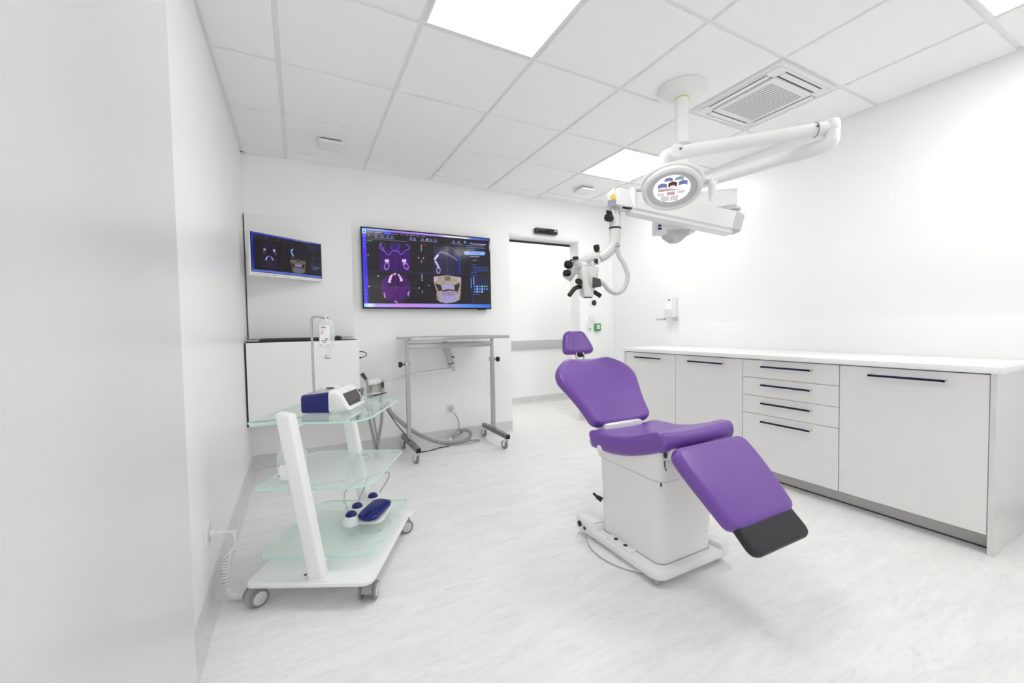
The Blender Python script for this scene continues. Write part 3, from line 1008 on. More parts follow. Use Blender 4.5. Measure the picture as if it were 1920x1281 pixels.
obj('card_slot', box(BM(), -.335, -.285, 3.635, 3.685, 1.0515, 1.0535), BLACK, cr)
# cable loop with a plug beside the cabinet
ul = thing('cable_loop', 'black cable loop with a plug hanging out beside the wall cabinet', 'cable', (.44, 3.72, .90))
obj('cable', tube(BM(), [(.438, 3.70, .925), (.475, 3.70, .927), (.508, 3.70, .912), (.508, 3.70, .893), (.485, 3.70, .881), (.455, 3.70, .875)], .0035, 8), BLACK, ul)
obj('plug', box(BM(), .437, .462, 3.69, 3.71, .867, .883, .002), BLACK, ul)

# ------------------------------------------------------------------ overbed instrument table on castors
TYp, TXl, TXr = 3.60, .835, 1.652
tb = thing('instrument_table', 'stainless steel height adjustable instrument table on castors by the back wall', 'table', (1.24, 3.55, 0))
bm = BM()
box(bm, .797, 1.682, 3.285, 3.845, 1.018, 1.043, .002)
obj('tabletop', bm, STEEL, tb)
obj('crossbar', box(BM(), TXl, TXr, TYp - .012, TYp + .012, .935, .985, .002), STEEL, tb)
for s, x in ((-1, TXl), (1, TXr)):
    obj('inner_post', box(BM(), x - .0125, x + .0125, TYp - .0125, TYp + .0125, .60, 1.018, .002, 1), STEEL, tb)
    obj('outer_post', box(BM(), x - .0175, x + .0175, TYp - .0175, TYp + .0175, .13, .815, .002, 1), STEEL, tb)
    cl = obj('clamp_collar', box(BM(), x - .022, x + .022, TYp - .021, TYp + .021, .79, .83, .002), STEEL, tb)
    bm = BM()
    lathe(bm, [(.005, 0), (.005, .02), (.012, .022), (.024, .03), (.026, .045), (.022, .055), (0, .057)], (x + s * .02, TYp, .805), (s, 0, 0), 8)
    obj('knob', bm, BLACK, cl)
    bar = obj('base_bar', box(BM(), x - .02, x + .02, 3.285, 3.835, .10, .14, .002, 1), STEELD, tb)
    obj('end_cap', box(BM(), x - .0185, x + .0185, 3.282, 3.287, .1015, .1385, .001, 1), BLACK, bar)
    for y, an in ((3.325, .35), (3.80, .25)):
        R_ = Matrix.Translation((x, y, 0)) @ Matrix.Rotation(an, 4, 'Z')
        bm = BM()
        cyl(bm, (0, 0, .082), (0, 0, .10), .016)
        for q in (-1, 1):
            rings(bm, [[(q * .016 + a, -.018, .084), (q * .016 + a, .02, .084), (q * .016 + a, .035, .036), (q * .016 + a, .018, .030)] for a in (-.002, .002)])
        box(bm, -.018, .018, -.02, .022, .078, .084, .002, 1)
        f = obj('castor', bm, WPLAS, tb, frame=R_)
        w_ = obj('wheel', lathe(BM(), [(.022, -.011), (.030, -.0115), (.037, -.008), (.0385, 0), (.037, .008), (.030, .0115), (.022, .011)], (0, .024, .0385), (1, 0, 0), 28), TIRE, f, frame=R_)
        obj('hub', lathe(BM(), [(.023, -.0125), (.023, .0125)], (0, .024, .0385), (1, 0, 0), 20), LGREY, f, frame=R_)

# ------------------------------------------------------------------ wall arm with suction hoses
sa = thing('suction_arm', 'pale grey jointed suction arm on the back wall with a hose holder', 'arm', (1.33, Yb, .70))
obj('wall_mount', box(BM(), 1.255, 1.30, 3.845, Yb, .905, .985, .008), LGREY, sa)
bm = BM()
cyl(bm, (1.268, 3.835, .945), (1.298, 3.835, .86), .028, .03, bev=.008)
cyl(bm, (1.297, 3.835, .86), (1.318, 3.835, .775), .029, .029, bev=.003)
cyl(bm, (1.318, 3.835, .77), (1.335, 3.835, .695), .027, .026, bev=.006)
obj('joint', bm, LGREY, sa)
obj('joint_ring', cyl(BM(), (1.3165, 3.835, .775), (1.3185, 3.835, .767), .0292), DGREY, sa)
obj('screw', cyl(BM(), (1.31, 3.812, .835), (1.34, 3.80, .832), .006), BLACK, sa)
obj('tube', tube(BM(), [(1.325, 3.83, .715), (.95, 3.74, .700), (.57, 3.64, .668)], .016, 12, smooth=False), WPLAS, sa)
bm = BM()
box(bm, .50, .64, 3.60, 3.68, .50, .69, .02, 3)
obj('holder', bm, LGREY, sa)
bm = BM()
cyl(bm, (.495, 3.565, .675), (.60, 3.585, .685), .030, bev=.008)
obj('holder_cap', bm, WPLAS, sa)
for (pts, r) in (([(.455, 3.60, .75), (.485, 3.585, .70), (.505, 3.58, .64), (.50, 3.585, .50), (.505, 3.60, .36), (.535, 3.62, .20), (.56, 3.63, .012)], .012),
                 ([(.60, 3.58, .66), (.61, 3.575, .58), (.605, 3.58, .45), (.60, 3.59, .33), (.575, 3.61, .18), (.56, 3.66, .015)], .013),
                 ([(.53, 3.58, .66), (.52, 3.575, .55), (.53, 3.585, .42), (.555, 3.60, .25), (.57, 3.61, .10), (.60, 3.62, .008)], .008),
                 ([(.46, 3.64, .62), (.42, 3.66, .40), (.375, 3.68, .22), (.36, 3.70, .016)], .014)):
    obj('suction_hose', tube(BM(), pts, r, 12), HOSE, sa)
bm = BM()
for (a, b) in (((.455, 3.595, .75), (.485, 3.58, .70)), ((.61, 3.575, .67), (.615, 3.57, .62))):
    cyl(bm, a, b, .016, .013, bev=.003)
obj('hose_end', bm, DGREY, sa)
big = thing('floor_hose', 'thick grey suction hose curving from the arm onto the floor under the table', 'hose', (1.25, 3.72, 0))
obj('hose', tube(BM(), [(.64, 3.56, .50), (.665, 3.55, .42), (.74, 3.57, .33), (.86, 3.63, .215), (1.0, 3.68, .115), (1.14, 3.715, .04), (1.28, 3.71, .018), (1.40, 3.72, .02), (1.47, 3.75, .045), (1.475, 3.785, .085), (1.43, 3.805, .10), (1.37, 3.80, .085)], .0165, 12), HOSE, big)
bm = BM()
cyl(bm, (1.385, 3.80, .092), (1.30, 3.80, .06), .021, .018, bev=.004)
cyl(bm, (1.30, 3.80, .06), (1.255, 3.80, .035), .014, .016)
obj('hose_connector', bm, GREYP, big)
obj('connector_ring', cyl(BM(), (1.388, 3.80, .0935), (1.381, 3.80, .0905), .0218), BLACK, big)
obj('hose_clip', lathe(BM(), [(.018, -.003), (.021, -.003), (.021, .003), (.018, .003)], (1.13, 3.713, .045), (1, .1, -.4), 16), LGREY, big)

pc = thing('power_cord', 'thin grey power cord from the back wall socket to the floor', 'cord', (1.33, Yb, .3))
obj('plug', box(BM(), 1.325, 1.362, 3.855, 3.885, .27, .305, .004), WPLAS, pc)
obj('cable', tube(BM(), [(1.345, 3.86, .275), (1.38, 3.845, .20), (1.385, 3.84, .12), (1.33, 3.82, .045), (1.28, 3.80, .012), (1.22, 3.72, .008), (1.30, 3.65, .008), (1.5, 3.66, .008), (1.545, 3.72, .008), (1.46, 3.74, .008), (1.39, 3.76, .008)], .005, 8), GREYP, pc)
obj('cable_joiner', box(BM(), 1.245, 1.285, 3.745, 3.785, .006, .05, .005), WPLAS, pc)
tc_ = thing('thin_cable', 'thin dark cable dropping from the suction arm along the floor', 'cable', (.9, 3.6, 0))
obj('cable', tube(BM(), [(.62, 3.57, .47), (.70, 3.55, .33), (.80, 3.54, .18), (.88, 3.57, .05), (.96, 3.62, .006), (1.05, 3.63, .006), (1.13, 3.66, .006), (1.22, 3.66, .006)], .0045, 8), DGREY, tc_)

t = thing('wall_socket', 'white socket on the back wall beneath the steel table', 'socket', (1.322, Yb, .28))
obj('plate', box(BM(), 1.278, 1.362, Yb - .010, Yb, .275, .358, .003), WPLAS, t)
obj('insert', lathe(BM(), [(.03, 0), (.03, .003), (.028, .004)], (1.32, Yb - .009, .316), (0, -1, 0), 24), LGREY, t)

# ------------------------------------------------------------------ glass trolley (frame FM: u to the right, w away from the camera)
tr = thing('glass_trolley', 'white wheeled trolley with three pale green glass shelves', 'trolley', (-.84, 1.91, 0), frame=FM)
bm = BM()
prism(bm, rrect(-1.09, -.577, 1.600, 2.19, [.02, .03, .03, .045]), .086, .104, .004)
prism(bm, rrect(-1.10, -.562, 2.185, 2.262, [.03, .03, .02, .02]), .088, .105, .004)
obj('base_plate', bm, WMETAL, tr, frame=FM)
obj('under_tray', box(BM(), -1.04, -.66, 1.63, 2.15, .070, .087, .004), WMETAL, tr, frame=FM)
def post(w0, w1):
    bm = BM()
    rs = []
    for z, u in ((.104, -.807), (.775, -.917)):
        rs.append([(u + x, y, z - (x * .18)) for x, y in rrect(-.031, .031, w0, w1, .010, 4)])
    z, u = .783, -.9185
    rs.append([(u + x, y, z - x * .18) for x, y in rrect(-.026, .026, w0 + .005, w1 - .005, .008, 4)])
    return rings(bm, rs)
for w0, w1 in ((1.612, 1.668), (2.185, 2.240)):
    pz = obj('post', post(w0, w1), WMETAL, tr, frame=FM)
    obj('post_foot', prism(BM(), rrect(-.85, -.758, w0 - .004, w1 + .012, .012), .103, .110, .002), WMETAL, pz, frame=FM)
obj('base_screw', cyl(BM(), (-.872, 1.66, .104), (-.872, 1.66, .106), .006), DGREY, tr, frame=FM)
SH = [(.727, -1.115, -.618, 1.69, 2.225, GLASSTOP), (.447, -1.100, -.607, 1.69, 2.225, GLASS), (.157, -1.078, -.595, 1.69, 2.255, GLASS)]
def smooth_shelf(a, b, c, d):
    # front right corner swept back, others rounded
    pts = rrect(a, b, c, d, [.035, .075, .02, .10], 8)
    return pts
for z, a, b, c, d, gm in SH:
    poly = smooth_shelf(a, b, c, d)
    sh = obj('glass_shelf', rings(BM(), [[(x, y, z + k) for x, y in poly] for k in (0, .008)]), gm, tr, frame=FM)
    # polished green rim
    bm = BM()
    cx_, cy_ = sum(p[0] for p in poly) / len(poly), sum(p[1] for p in poly) / len(poly)
    inner = [(cx_ + (x - cx_) * .9955, cy_ + (y - cy_) * .9955) for x, y in poly]
    outer = [(cx_ + (x - cx_) * 1.0008, cy_ + (y - cy_) * 1.0008) for x, y in poly]
    rings(bm, [[(x, y, z + .0003) for x, y in inner], [(x, y, z + .0003) for x, y in outer], [(x, y, z + .0077) for x, y in outer], [(x, y, z + .0077) for x, y in inner]], closed=True)
    obj('polished_rim', bm, GEDGE, sh, frame=FM, label='bright turquoise glass rim')
    for w0 in (1.668, 2.185):
        pu = -.807 - (z - .104) * .164
        s = 1 if w0 < 2 else -1
        br = BM()
        box(br, pu - .02, pu + .02, *(sorted((w0 - s * .002, w0 + s * .07))), z - .012, z - .0005, .003)
        obj('shelf_bracket', br, WMETAL, tr, frame=FM)
bm = BM()
box(bm, -.655, -.632, 1.90, 1.9025, .1652, .1656)
box(bm, -.648, -.636, 1.91, 1.9125, .1652, .1656)
obj('printed_mark', bm, INK, tr, frame=FM)
def castor2(u, w, an, par):
    R_ = FM @ Matrix.Translation((u, w, 0)) @ Matrix.Rotation(an, 4, 'Z')
    bm = BM()
    cyl(bm, (0, .0, .068), (0, 0, .088), .012)
    # hood: half shell over twin wheels
    sec = [(.024, .012 + .024), (.012, .060), (-.004, .070), (-.024, .066), (-.038, .052), (-.045, .034), (-.043, .016), (-.036, .010), (-.030, .016), (-.012, .03)]
    rings(bm, [[(x, y, z) for y, z in sec] for x in (-.022, -.018, .018, .022)])
    f = obj('castor', bm, CASTG, par, frame=R_)
    for s in (-1, 1):
        wv = obj('wheel', lathe(BM(), [(.022, -.0065), (.032, -.006), (.036, -.002), (.036, .003), (.032, .006), (.022, .007)], (s * .0295, -.008, .0362), (s, 0, 0), 28), TIRE, f, frame=R_)
        obj('wheel_cap', lathe(BM(), [(.026, 0), (.026, .0075), (.022, .009), (0, .0095)], (s * .0295, -.008, .0362), (s, 0, 0), 24), LGREY, f, frame=R_)
castor2(-1.06, 1.645, math.radians(-35), tr)
castor2(-.612, 1.655, math.radians(180), tr)
castor2(-.60, 2.225, math.radians(-60), tr)
castor2(-1.07, 2.21, math.radians(20), tr)

# surgical pump unit on the top shelf
GZ = .7352
pu = thing('surgical_motor_unit', 'navy and white surgical motor unit with a small screen on the top glass shelf', 'medical device', (-.86, 1.94, GZ), frame=FM)
bm = BM()
# navy body: rounded section extruded along u
sec = rrect(1.838, 2.06, GZ + .004, GZ + .088, [.02, .02, .012, .014], 5)
sec2 = [(y, z + (.012 if z > GZ + .05 else 0)) for y, z in sec]
rings(bm, [[(-.960, 1.95 + (y - 1.95) * .96, GZ + .045 + (z - GZ - .045) * .94) for y, z in sec], [(-.954, y, z) for y, z in sec], [(-.83, y, z) for y, z in sec2]])
obj('body', bm, NAVY, pu, frame=FM)
bm = BM()
box(bm, -.952, -.832, 1.862, 2.04, GZ + .086, GZ + .0895, .0015, 1)
rings(bm, [[(-.952, 1.85, GZ + .0885), (-.952, 2.05, GZ + .0885), (-.952, 2.05, GZ + .080), (-.952, 1.85, GZ + .080)], [(-.83, 1.85, GZ + .1012), (-.83, 2.05, GZ + .1012), (-.83, 2.05, GZ + .094), (-.83, 1.85, GZ + .094)]])
obj('lid', bm, mat('lid_grey', '#B9B5BC', .4, noise=.02), pu, frame=FM, label='pale grey lid')
bm = BM()
rings(bm, [[(-.832, y, z) for y, z in rrect(1.834, 2.064, GZ + .002, GZ + .106, .022, 5)],
           [(-.822, y, z) for y, z in rrect(1.832, 2.066, GZ + .001, GZ + .108, .022, 5)],
           [(-.800 + (.10 - (z - GZ)) * .05, y, z) for y, z in rrect(1.834, 2.064, GZ + .006, GZ + .108, .022, 5)],
           [(-.772 + (.06 - (z - GZ)) * .55, y, z) for y, z in rrect(1.842, 2.056, GZ + .014, GZ + .102, .018, 5)],
           [(-.769 + (.06 - (z - GZ)) * .55, y, z) for y, z in rrect(1.850, 2.048, GZ + .020, GZ + .096, .016, 5)]])
obj('front_panel', bm, WPLAS, pu, frame=FM)
bm = BM()
sc = rrect(1.872, 2.036, GZ + .030, GZ + .086, .004, 3)
rings(bm, [[(-.7715 + (.06 - (z - GZ)) * .55, y, z) for y, z in sc], [(-.7670 + (.06 - (z - GZ)) * .55, y, z) for y, z in sc]])
dsp = obj('display', bm, mat('dark_lcd', '#2B2623', .25, noise=.04), pu, frame=FM)
bm = BM()
sc2 = rrect(2.006, 2.032, GZ + .0315, GZ + .0375, .001, 2)
rings(bm, [[(-.7672 + (.06 - (z - GZ)) * .55, y, z) for y, z in sc2], [(-.7664 + (.06 - (z - GZ)) * .55, y, z) for y, z in sc2]])
obj('printed_mark', bm, LGREY, dsp, frame=FM)
bm = BM()
sc2 = rrect(1.935, 1.970, GZ + .0925, GZ + .0955, .001, 2)
rings(bm, [[(-.7695 + (.06 - (z - GZ)) * .55, y, z) for y, z in sc2], [(-.7678 + (.06 - (z - GZ)) * .55, y, z) for y, z in sc2]])
obj('name_print', bm, LGREY, pu, frame=FM)
obj('side_socket', cyl(BM(), (-.79, 2.062, GZ + .07), (-.785, 2.075, GZ + .07), .010), DGREY, pu, frame=FM)
obj('pump_cover', lathe(BM(), [(.05, 0), (.05, .008), (.044, .018), (.02, .022), (0, .0225)], (-.905, 2.02, GZ + .085), (0, 0, 1), 24), WPLAS, pu, frame=FM)
obj('pump_slot', box(BM(), -.90, -.865, 1.965, 1.975, GZ + .098, GZ + .104, .002, 1), DGREY, pu, frame=FM)
obj('bag_rod', tube(BM(), [(-.928, 1.90, GZ + .085), (-.928, 1.90, 1.0), (-.928, 1.90, 1.168), (-.922, 1.90, 1.178), (-.90, 1.90, 1.179), (-.87, 1.90, 1.172), (-.848, 1.90, 1.174)], .0055, 10, smooth=False), STEEL, pu, frame=FM)
# saline bag
bg = thing('infusion_bag', 'clear saline infusion bag hanging from the rod of the motor unit', 'infusion bag', (-.858, 1.90, .99), frame=FM)
bm = BM()
rs = []
for k in range(13):
    t = k / 12
    hw = .0355 * min(1, (1 - (max(0, .14 - t) / .14) ** 2 * .35), (1 - (max(0, t - .86) / .14) ** 2 * .45))
    th = .004 + .012 * math.sin(math.pi * min(1, .12 + t * .80)) ** .6
    rs.append([(-.859 + hw * math.copysign(abs(math.cos(a)) ** .6, math.cos(a)), 1.90 + th * math.sin(a), 1.158 - t * .132) for a in [2 * math.pi * i / 20 for i in range(20)]])
rings(bm, rs)
obj('pouch', bm, CLEARP, bg, frame=FM)
bm = BM()
cyl(bm, (-.858, 1.90, 1.155), (-.858, 1.90, 1.168), .008, .006)
lathe(bm, [(.0075, -.002), (.011, -.002), (.011, .002), (.0075, .002)], (-.858, 1.90, 1.174), (1, 0, 0), 14)
obj('hanger', bm, WPLAS, bg, frame=FM)
obj('port', cyl(BM(), (-.853, 1.90, 1.028), (-.853, 1.90, .998), .010, .008), CLEARP, bg, frame=FM)
obj('drip_chamber', cyl(BM(), (-.853, 1.90, 1.0), (-.853, 1.90, .982), .013, .011, bev=.003), CLEARP, bg, frame=FM)
obj('label_sheet', box(BM(), -.884, -.838, 1.8822, 1.8832, 1.045, 1.138), PAPER, bg, frame=FM)
bm, bmr, bmb = BM(), BM(), BM()
for a, b, z, h in ((-.872, -.862, 1.131, .003), (-.877, -.853, 1.126, .003), (-.874, -.866, 1.113, .004), (-.860, -.844, 1.073, .004), (-.876, -.851, 1.066, .003), (-.872, -.856, 1.058, .002)):
    box(bm, a, b, 1.8815, 1.8823, z, z + h)
box(bmr, -.882, -.865, 1.8815, 1.8823, 1.102, 1.1045)
for a, b, z in ((-.885, -.873, 1.047), (-.855, -.838, 1.045)):
    box(bmb, a, b, 1.8810, 1.8818, z, z + .003)
obj('printed_mark', bm, INK, bg, frame=FM)
obj('red_print', bmr, INKR, bg, frame=FM)
obj('blue_print', bmb, INKB, bg, frame=FM)
bm = BM()
box(bm, -.867, -.842, 1.886, 1.887, .984, .9885)
box(bm, -.866, -.857, 1.886, 1.887, .995, .999)
obj('port_print', bm, INK, bg, frame=FM)
# safety glasses on the top shelf
sg = thing('safety_glasses', 'clear safety glasses lying on the top glass shelf', 'glasses', (-.71, 2.10, GZ), frame=FM)
bm = BM()
rs = []
for k in range(13):
    a = math.radians(-70 + 140 * k / 12)
    x, y = .068 * math.sin(a), .055 * (1 - math.cos(a))
    h = .021 * (1 - .25 * abs(math.sin(a)))
    rs.append([(x, y, .012), (x, y, .012 + 2 * h), (x * .97, y + .002, .012 + 2 * h), (x * .97, y + .002, .012)])
GM = FM @ Matrix.Translation((-.662, 2.05, GZ)) @ Matrix.Rotation(math.radians(70), 4, 'Z')
rings(bm, rs)
obj('lens', bm, CLEARG, sg, frame=GM)
for s in (-1, 1):
    obj('temple', tube(BM(), [(s * .064, .035, .045), (s * .062, .08, .046), (s * .052, .13, .036), (s * .046, .15, .012)], .0035, 8), CLEARP, sg, frame=GM)
bm = BM()
tube(bm, [(-.055, .012, .053), (-.025, .002, .055), (.025, .002, .055), (.055, .012, .053)], .0035, 8)
obj('brow_bar', bm, BLACK, sg, frame=GM)
obj('nose_bridge', tube(BM(), [(-.012, .006, .014), (0, .009, .028), (.012, .006, .014)], .003, 8), DGREY, sg, frame=GM)
# bottle on the middle shelf
BZ = .4552
bo = thing('bottle', 'translucent wide necked plastic bottle behind the trolley post on the middle shelf', 'bottle', (-1.0, 1.77, BZ), frame=FM)
bc_ = (-.985, 1.80, BZ)
bm = BM()
lathe(bm, [(.052, 0), (.059, .003), (.061, .012), (.061, .115), (.058, .124), (.048, .138), (.044, .143), (.044, .152)], bc_, seg=32)
obj('body', bm, CLEARB, bo, frame=FM)
obj('cap', lathe(BM(), [(.047, .143), (.049, .146), (.049, .150), (.042, .152), (.042, .168), (.039, .171), (0, .1715)], bc_, seg=32), WPLAS, bo, frame=FM)
obj('lid_tab', box(BM(), -1.02, -1.0, 1.77, 1.79, BZ + .170, BZ + .175, .001, 1), YELLOWP, bo, frame=FM)
bm = BM()
rs = []
for k in range(9):
    a = math.radians(238 + 64 * k / 8)
    rs.append([(bc_[0] + r * math.cos(a), bc_[1] + r * math.sin(a), z) for r, z in ((.0612, BZ + .02), (.0616, BZ + .02), (.0616, BZ + .085), (.0612, BZ + .085))])
rings(bm, rs)
lb = obj('label_sheet', bm, PAPER, bo, frame=FM)
bm = BM()
for a0, z in ((240, .078), (243, .03)):
    p = Matrix.Translation(bc_) @ Matrix.Rotation(math.radians(a0), 4, 'Z')
    box(bm, .0617, .0622, -.004, .005, z, z + .006, M=p)
obj('printed_mark', bm, INK, lb, frame=FM)
# foot control on the lowest shelf
FZ = .1652
fp = thing('foot_control', 'white foot control with three navy buttons and a navy pedal on the lowest shelf', 'foot pedal', (-.75, 2.06, FZ), frame=FM)
bm = BM()
rs = []
for k, (z, g) in enumerate(((0, 0), (.010, .002), (.022, .02), (.028, .04))):
    rs.append([(x, y, FZ + z) for x, y in rrect(-.85 + g, -.655 - g, 1.965 + g, 2.22 - g, .05, 6)])
rings(bm, rs)
obj('housing', bm, WPLAS, fp, frame=FM)
for (u, w, h) in ((-.805, 1.980, .038), (-.815, 2.085, .034), (-.775, 2.205, .036)):
    ho = obj('button_housing', lathe(BM(), [(.046, -.002 if h else 0), (.046, .004), (.040, h * .6), (.030, h), (0, h + .001)], (u, w, FZ + .002), seg=24), WPLAS, fp, frame=FM)
    obj('button', lathe(BM(), [(.026, 0), (.027, .004), (.024, .013), (.016, .020), (0, .023)], (u, w, FZ + h), seg=20), NAVY, ho, frame=FM)
bm = BM()
rs = []
for z, g in ((.024, .012), (.029, .003), (.042, 0), (.048, .004), (.051, .014)):
    rs.append([(x, y, FZ + z + (y - 2.0) * .10) for x, y in rrect(-.762 + g, -.652 - g, 1.945 + g, 2.125 - g, [.035, .035, .045, .045], 8)])
PM = FM @ Matrix.Translation((-.707, 2.035, 0)) @ Matrix.Rotation(math.radians(-14), 4, 'Z') @ Matrix.Translation((.707, -2.035, 0))
rings(bm, rs)
obj('pedal', bm, NAVY, fp, frame=PM)
obj('pedal_pivot', box(BM(), -.745, -.675, 1.99, 2.10, FZ + .020, FZ + .034, .004), WPLAS, fp, frame=PM)
obj('carry_bow', tube(BM(), [(-.822, 1.99, FZ + .05), (-.842, 2.0, FZ + .10), (-.846, 2.01, FZ + .135), (-.83, 2.03, FZ + .16), (-.80, 2.06, FZ + .175), (-.75, 2.12, FZ + .182), (-.71, 2.17, FZ + .180), (-.685, 2.21, FZ + .165), (-.70, 2.24, FZ + .12), (-.745, 2.235, FZ + .05)], .0035, 8), STEEL, fp, frame=FM)
obj('cross_wire', tube(BM(), [(-.815, 2.10, FZ + .06), (-.80, 2.13, FZ + .10), (-.785, 2.16, FZ + .15), (-.755, 2.13, FZ + .181)], .003, 8), STEEL, fp, frame=FM)

# socket and coiled cord at the left wall
xw = xl(1.98)
t = thing('wall_socket', 'white socket plate low on the left wall beside the trolley', 'socket', (xw, 1.98, .27))
obj('plate', box(BM(), xw - .002, xw + .012, 1.935, 2.02, .268, .356, .003), WPLAS, t)
obj('insert', lathe(BM(), [(.03, 0), (.03, .003), (.027, .004)], (xw + .011, 1.978, .312), (1, 0, 0), 24), LGREY, t)
cc = thing('coiled_cord', 'white coiled mains cord from the left wall socket to the trolley', 'cord', (-.33, 1.98, 0))
bm = BM()
cyl(bm, (xw + .013, 1.978, .318), (xw + .03, 1.976, .317), .013, .011, bev=.003)
cyl(bm, (xw + .03, 1.976, .317), (xw + .06, 1.97, .313), .007, .0055)
obj('plug', bm, WPLAS, cc)
U = lambda u, w, z: (FM @ Vector((u, w, z)))
lead = [Vector((xw + .055, 1.97, .313)), U(-1.165, 1.66, .290), U(-1.150, 1.65, .262), U(-1.152, 1.65, .235), U(-1.172, 1.65, .212), U(-1.187, 1.65, .197)]
obj('straight_lead', tube(BM(), lead, .0045, 8), WPLAS, cc)
obj('strain_relief', cyl(BM(), U(-1.166, 1.665, .295), U(-1.157, 1.657, .275), .008, .006), WPLAS, cc)
path = spline([U(-1.187, 1.65, .197), U(-1.192, 1.65, .15), U(-1.196, 1.65, .10), U(-1.195, 1.652, .055), U(-1.178, 1.655, .025), U(-1.145, 1.66, .021), U(-1.105, 1.668, .026), U(-1.075, 1.672, .04)], 40)
hel = []
turns = 27
T_ = [(path[min(i + 1, len(path) - 1)] - path[max(i - 1, 0)]).normalized() for i in range(len(path))]
N = turns * 12
a_, b_ = axes(T_[0])
for i in range(N):
    f = i / (N - 1) * (len(path) - 1)
    j = min(int(f), len(path) - 2)
    p = path[j].lerp(path[j + 1], f - j)
    t_ = T_[j]
    a_ = (a_ - t_ * a_.dot(t_)).normalized()
    b_ = t_.cross(a_)
    th = 2 * math.pi * turns * i / (N - 1)
    hel.append(p + a_ * math.cos(th) * .0115 + b_ * math.sin(th) * .0115)
obj('coil', tube(BM(), hel, .0046, 6, smooth=False), WPLAS, cc)

# ------------------------------------------------------------------ treatment chair
XC = 1.52
ch = thing('treatment_chair', 'purple upholstered dental treatment chair on a white pedestal', 'chair', (XC, 1.5, 0))
def cushion(path, t, re, crown=0., re_end=None, rc0=.05, rc1=.05, sub=1):
    """path: list of (y, z, half width) of the top face, padded downwards by t along the normal; rounded edges and corners"""
    P = spline([(p[0], p[1], p[2]) for p in path], 10)
    L = [0]
    for i in range(1, len(P)):
        L.append(L[-1] + math.hypot(P[i][0] - P[i - 1][0], P[i][1] - P[i - 1][1]))
    tot = L[-1]
    re_end = re_end or re
    ss = []
    for k in range(8):
        ss.append(re_end * (1 - math.cos(math.pi / 2 * k / 7)))
    n = 26
    for k in range(1, n):
        ss.append(re_end + (tot - 2 * re_end) * k / n)
    ss += [tot - s for s in ss[:8]][::-1]
    for k in (1, 2, 3, 4):
        ss += [rc0 * k / 5, tot - rc1 * k / 5]
    ss = sorted(set(round(s, 5) for s in ss))
    rs = []
    for s in ss:
        j = max(i for i in range(len(L)) if L[i] <= s + 1e-9)
        j = min(j, len(L) - 2)
        f = (s - L[j]) / (L[j + 1] - L[j] + 1e-12)
        y, z, hw = P[j].lerp(P[j + 1], f)
        a, b = P[max(j - 1, 0)], P[min(j + 2, len(P) - 1)]
        d = Vector((b[0] - a[0], b[1] - a[1])).normalized()
        nrm = Vector((-d.y, d.x))
        if nrm.y < 0: nrm = -nrm
        e0, e1 = s, tot - s
        ins = 0
        for e, rc in ((e0, rc0), (e1, rc1)):
            if e < rc: ins = max(ins, rc - math.sqrt(max(0, rc * rc - (rc - e) ** 2)))
        tin = 0
        for e in (e0, e1):
            if e < re_end: tin = max(tin, 1 - math.sqrt(max(0, 1 - (1 - e / re_end) ** 2)))
        w = max(hw - ins, .004)
        top = -tin * t * .45
        bot = -t + tin * t * .45
        th = top - bot
        r = min(re, th / 2 * .98, w * .95)
        ring = []
        nc = 5
        cs = [(w - r, top - r, 0), (-(w - r), top - r, 90), (-(w - r), bot + r, 180), (w - r, bot + r, 270)]
        for q, (ox, oz, a0) in enumerate(cs):
            for k in range(nc + 1):
                an = math.radians(a0 + 90 * k / nc)
                ring.append((ox + r * math.cos(an), oz + r * math.sin(an)))
            nx = cs[(q + 1) % 4]
            if q == 0:
                for k in range(1, 8):
                    u = k / 8
                    x = (w - r) * (1 - 2 * u)
                    ring.append((x, top + crown * (1 - (1 - 2 * u) ** 2) * (1 - tin)))
        rs.append([(XC + x, y + nrm.x * h, z + nrm.y * h) for x, h in ring])
    bm = BM()
    rings(bm, rs)
    return bm
# backrest (top face looks to the feet and up)
obj('backrest', cushion([(1.630, .616, .200), (1.672, .660, .207), (1.72, .712, .222), (1.78, .777, .250), (1.84, .836, .274), (1.893, .882, .252), (1.932, .913, .200), (1.962, .934, .138)], .062, .024, -.014, rc0=.045, rc1=.03), PURPLE, ch, ang=60)
obj('headrest', cushion([(2.005, .955, .108), (2.022, .99, .106), (2.040, 1.03, .093), (2.056, 1.068, .077), (2.064, 1.092, .070)], .058, .024, -.004, rc0=.03, rc1=.035), PURPLE, ch, ang=60)
obj('seat', cushion([(1.690, .566, .225), (1.64, .586, .235), (1.58, .590, .238), (1.50, .592, .238), (1.40, .610, .238), (1.30, .642, .236), (1.225, .670, .234), (1.168, .668, .231)], .088, .024, -.010, re_end=.030, rc0=.05, rc1=.022), PURPLE, ch, ang=60)
obj('armrest_socket', cyl(BM(), (XC - .2395, 1.560, .514), (XC - .20, 1.560, .514), .019, .019, bev=.002), CREAM, ch, label='white armrest socket in the seat edge')
obj('legrest', cushion([(1.135, .628, .222), (1.06, .562, .224), (.98, .488, .212), (.905, .415, .196), (.882, .392, .190)], .062, .026, .004, rc0=.045, rc1=.045), PURPLE, ch, ang=60)
obj('foot_pad', cushion([(.925, .418, .172), (.88, .375, .172), (.84, .338, .172), (.822, .322, .170)], .034, .014, 0, rc0=.02, rc1=.04), FOOTPAD, ch, ang=60, label='charcoal foot end pad')
# legrest frame
bm = BM()
rings(bm, [[(XC + s * .11, 1.17, .57), (XC + s * .11, .97, .385), (XC + s * .11, .99, .365), (XC + s * .11, 1.20, .53)] for s in (-1, 1)])
obj('legrest_frame', bm, CREAM, ch)
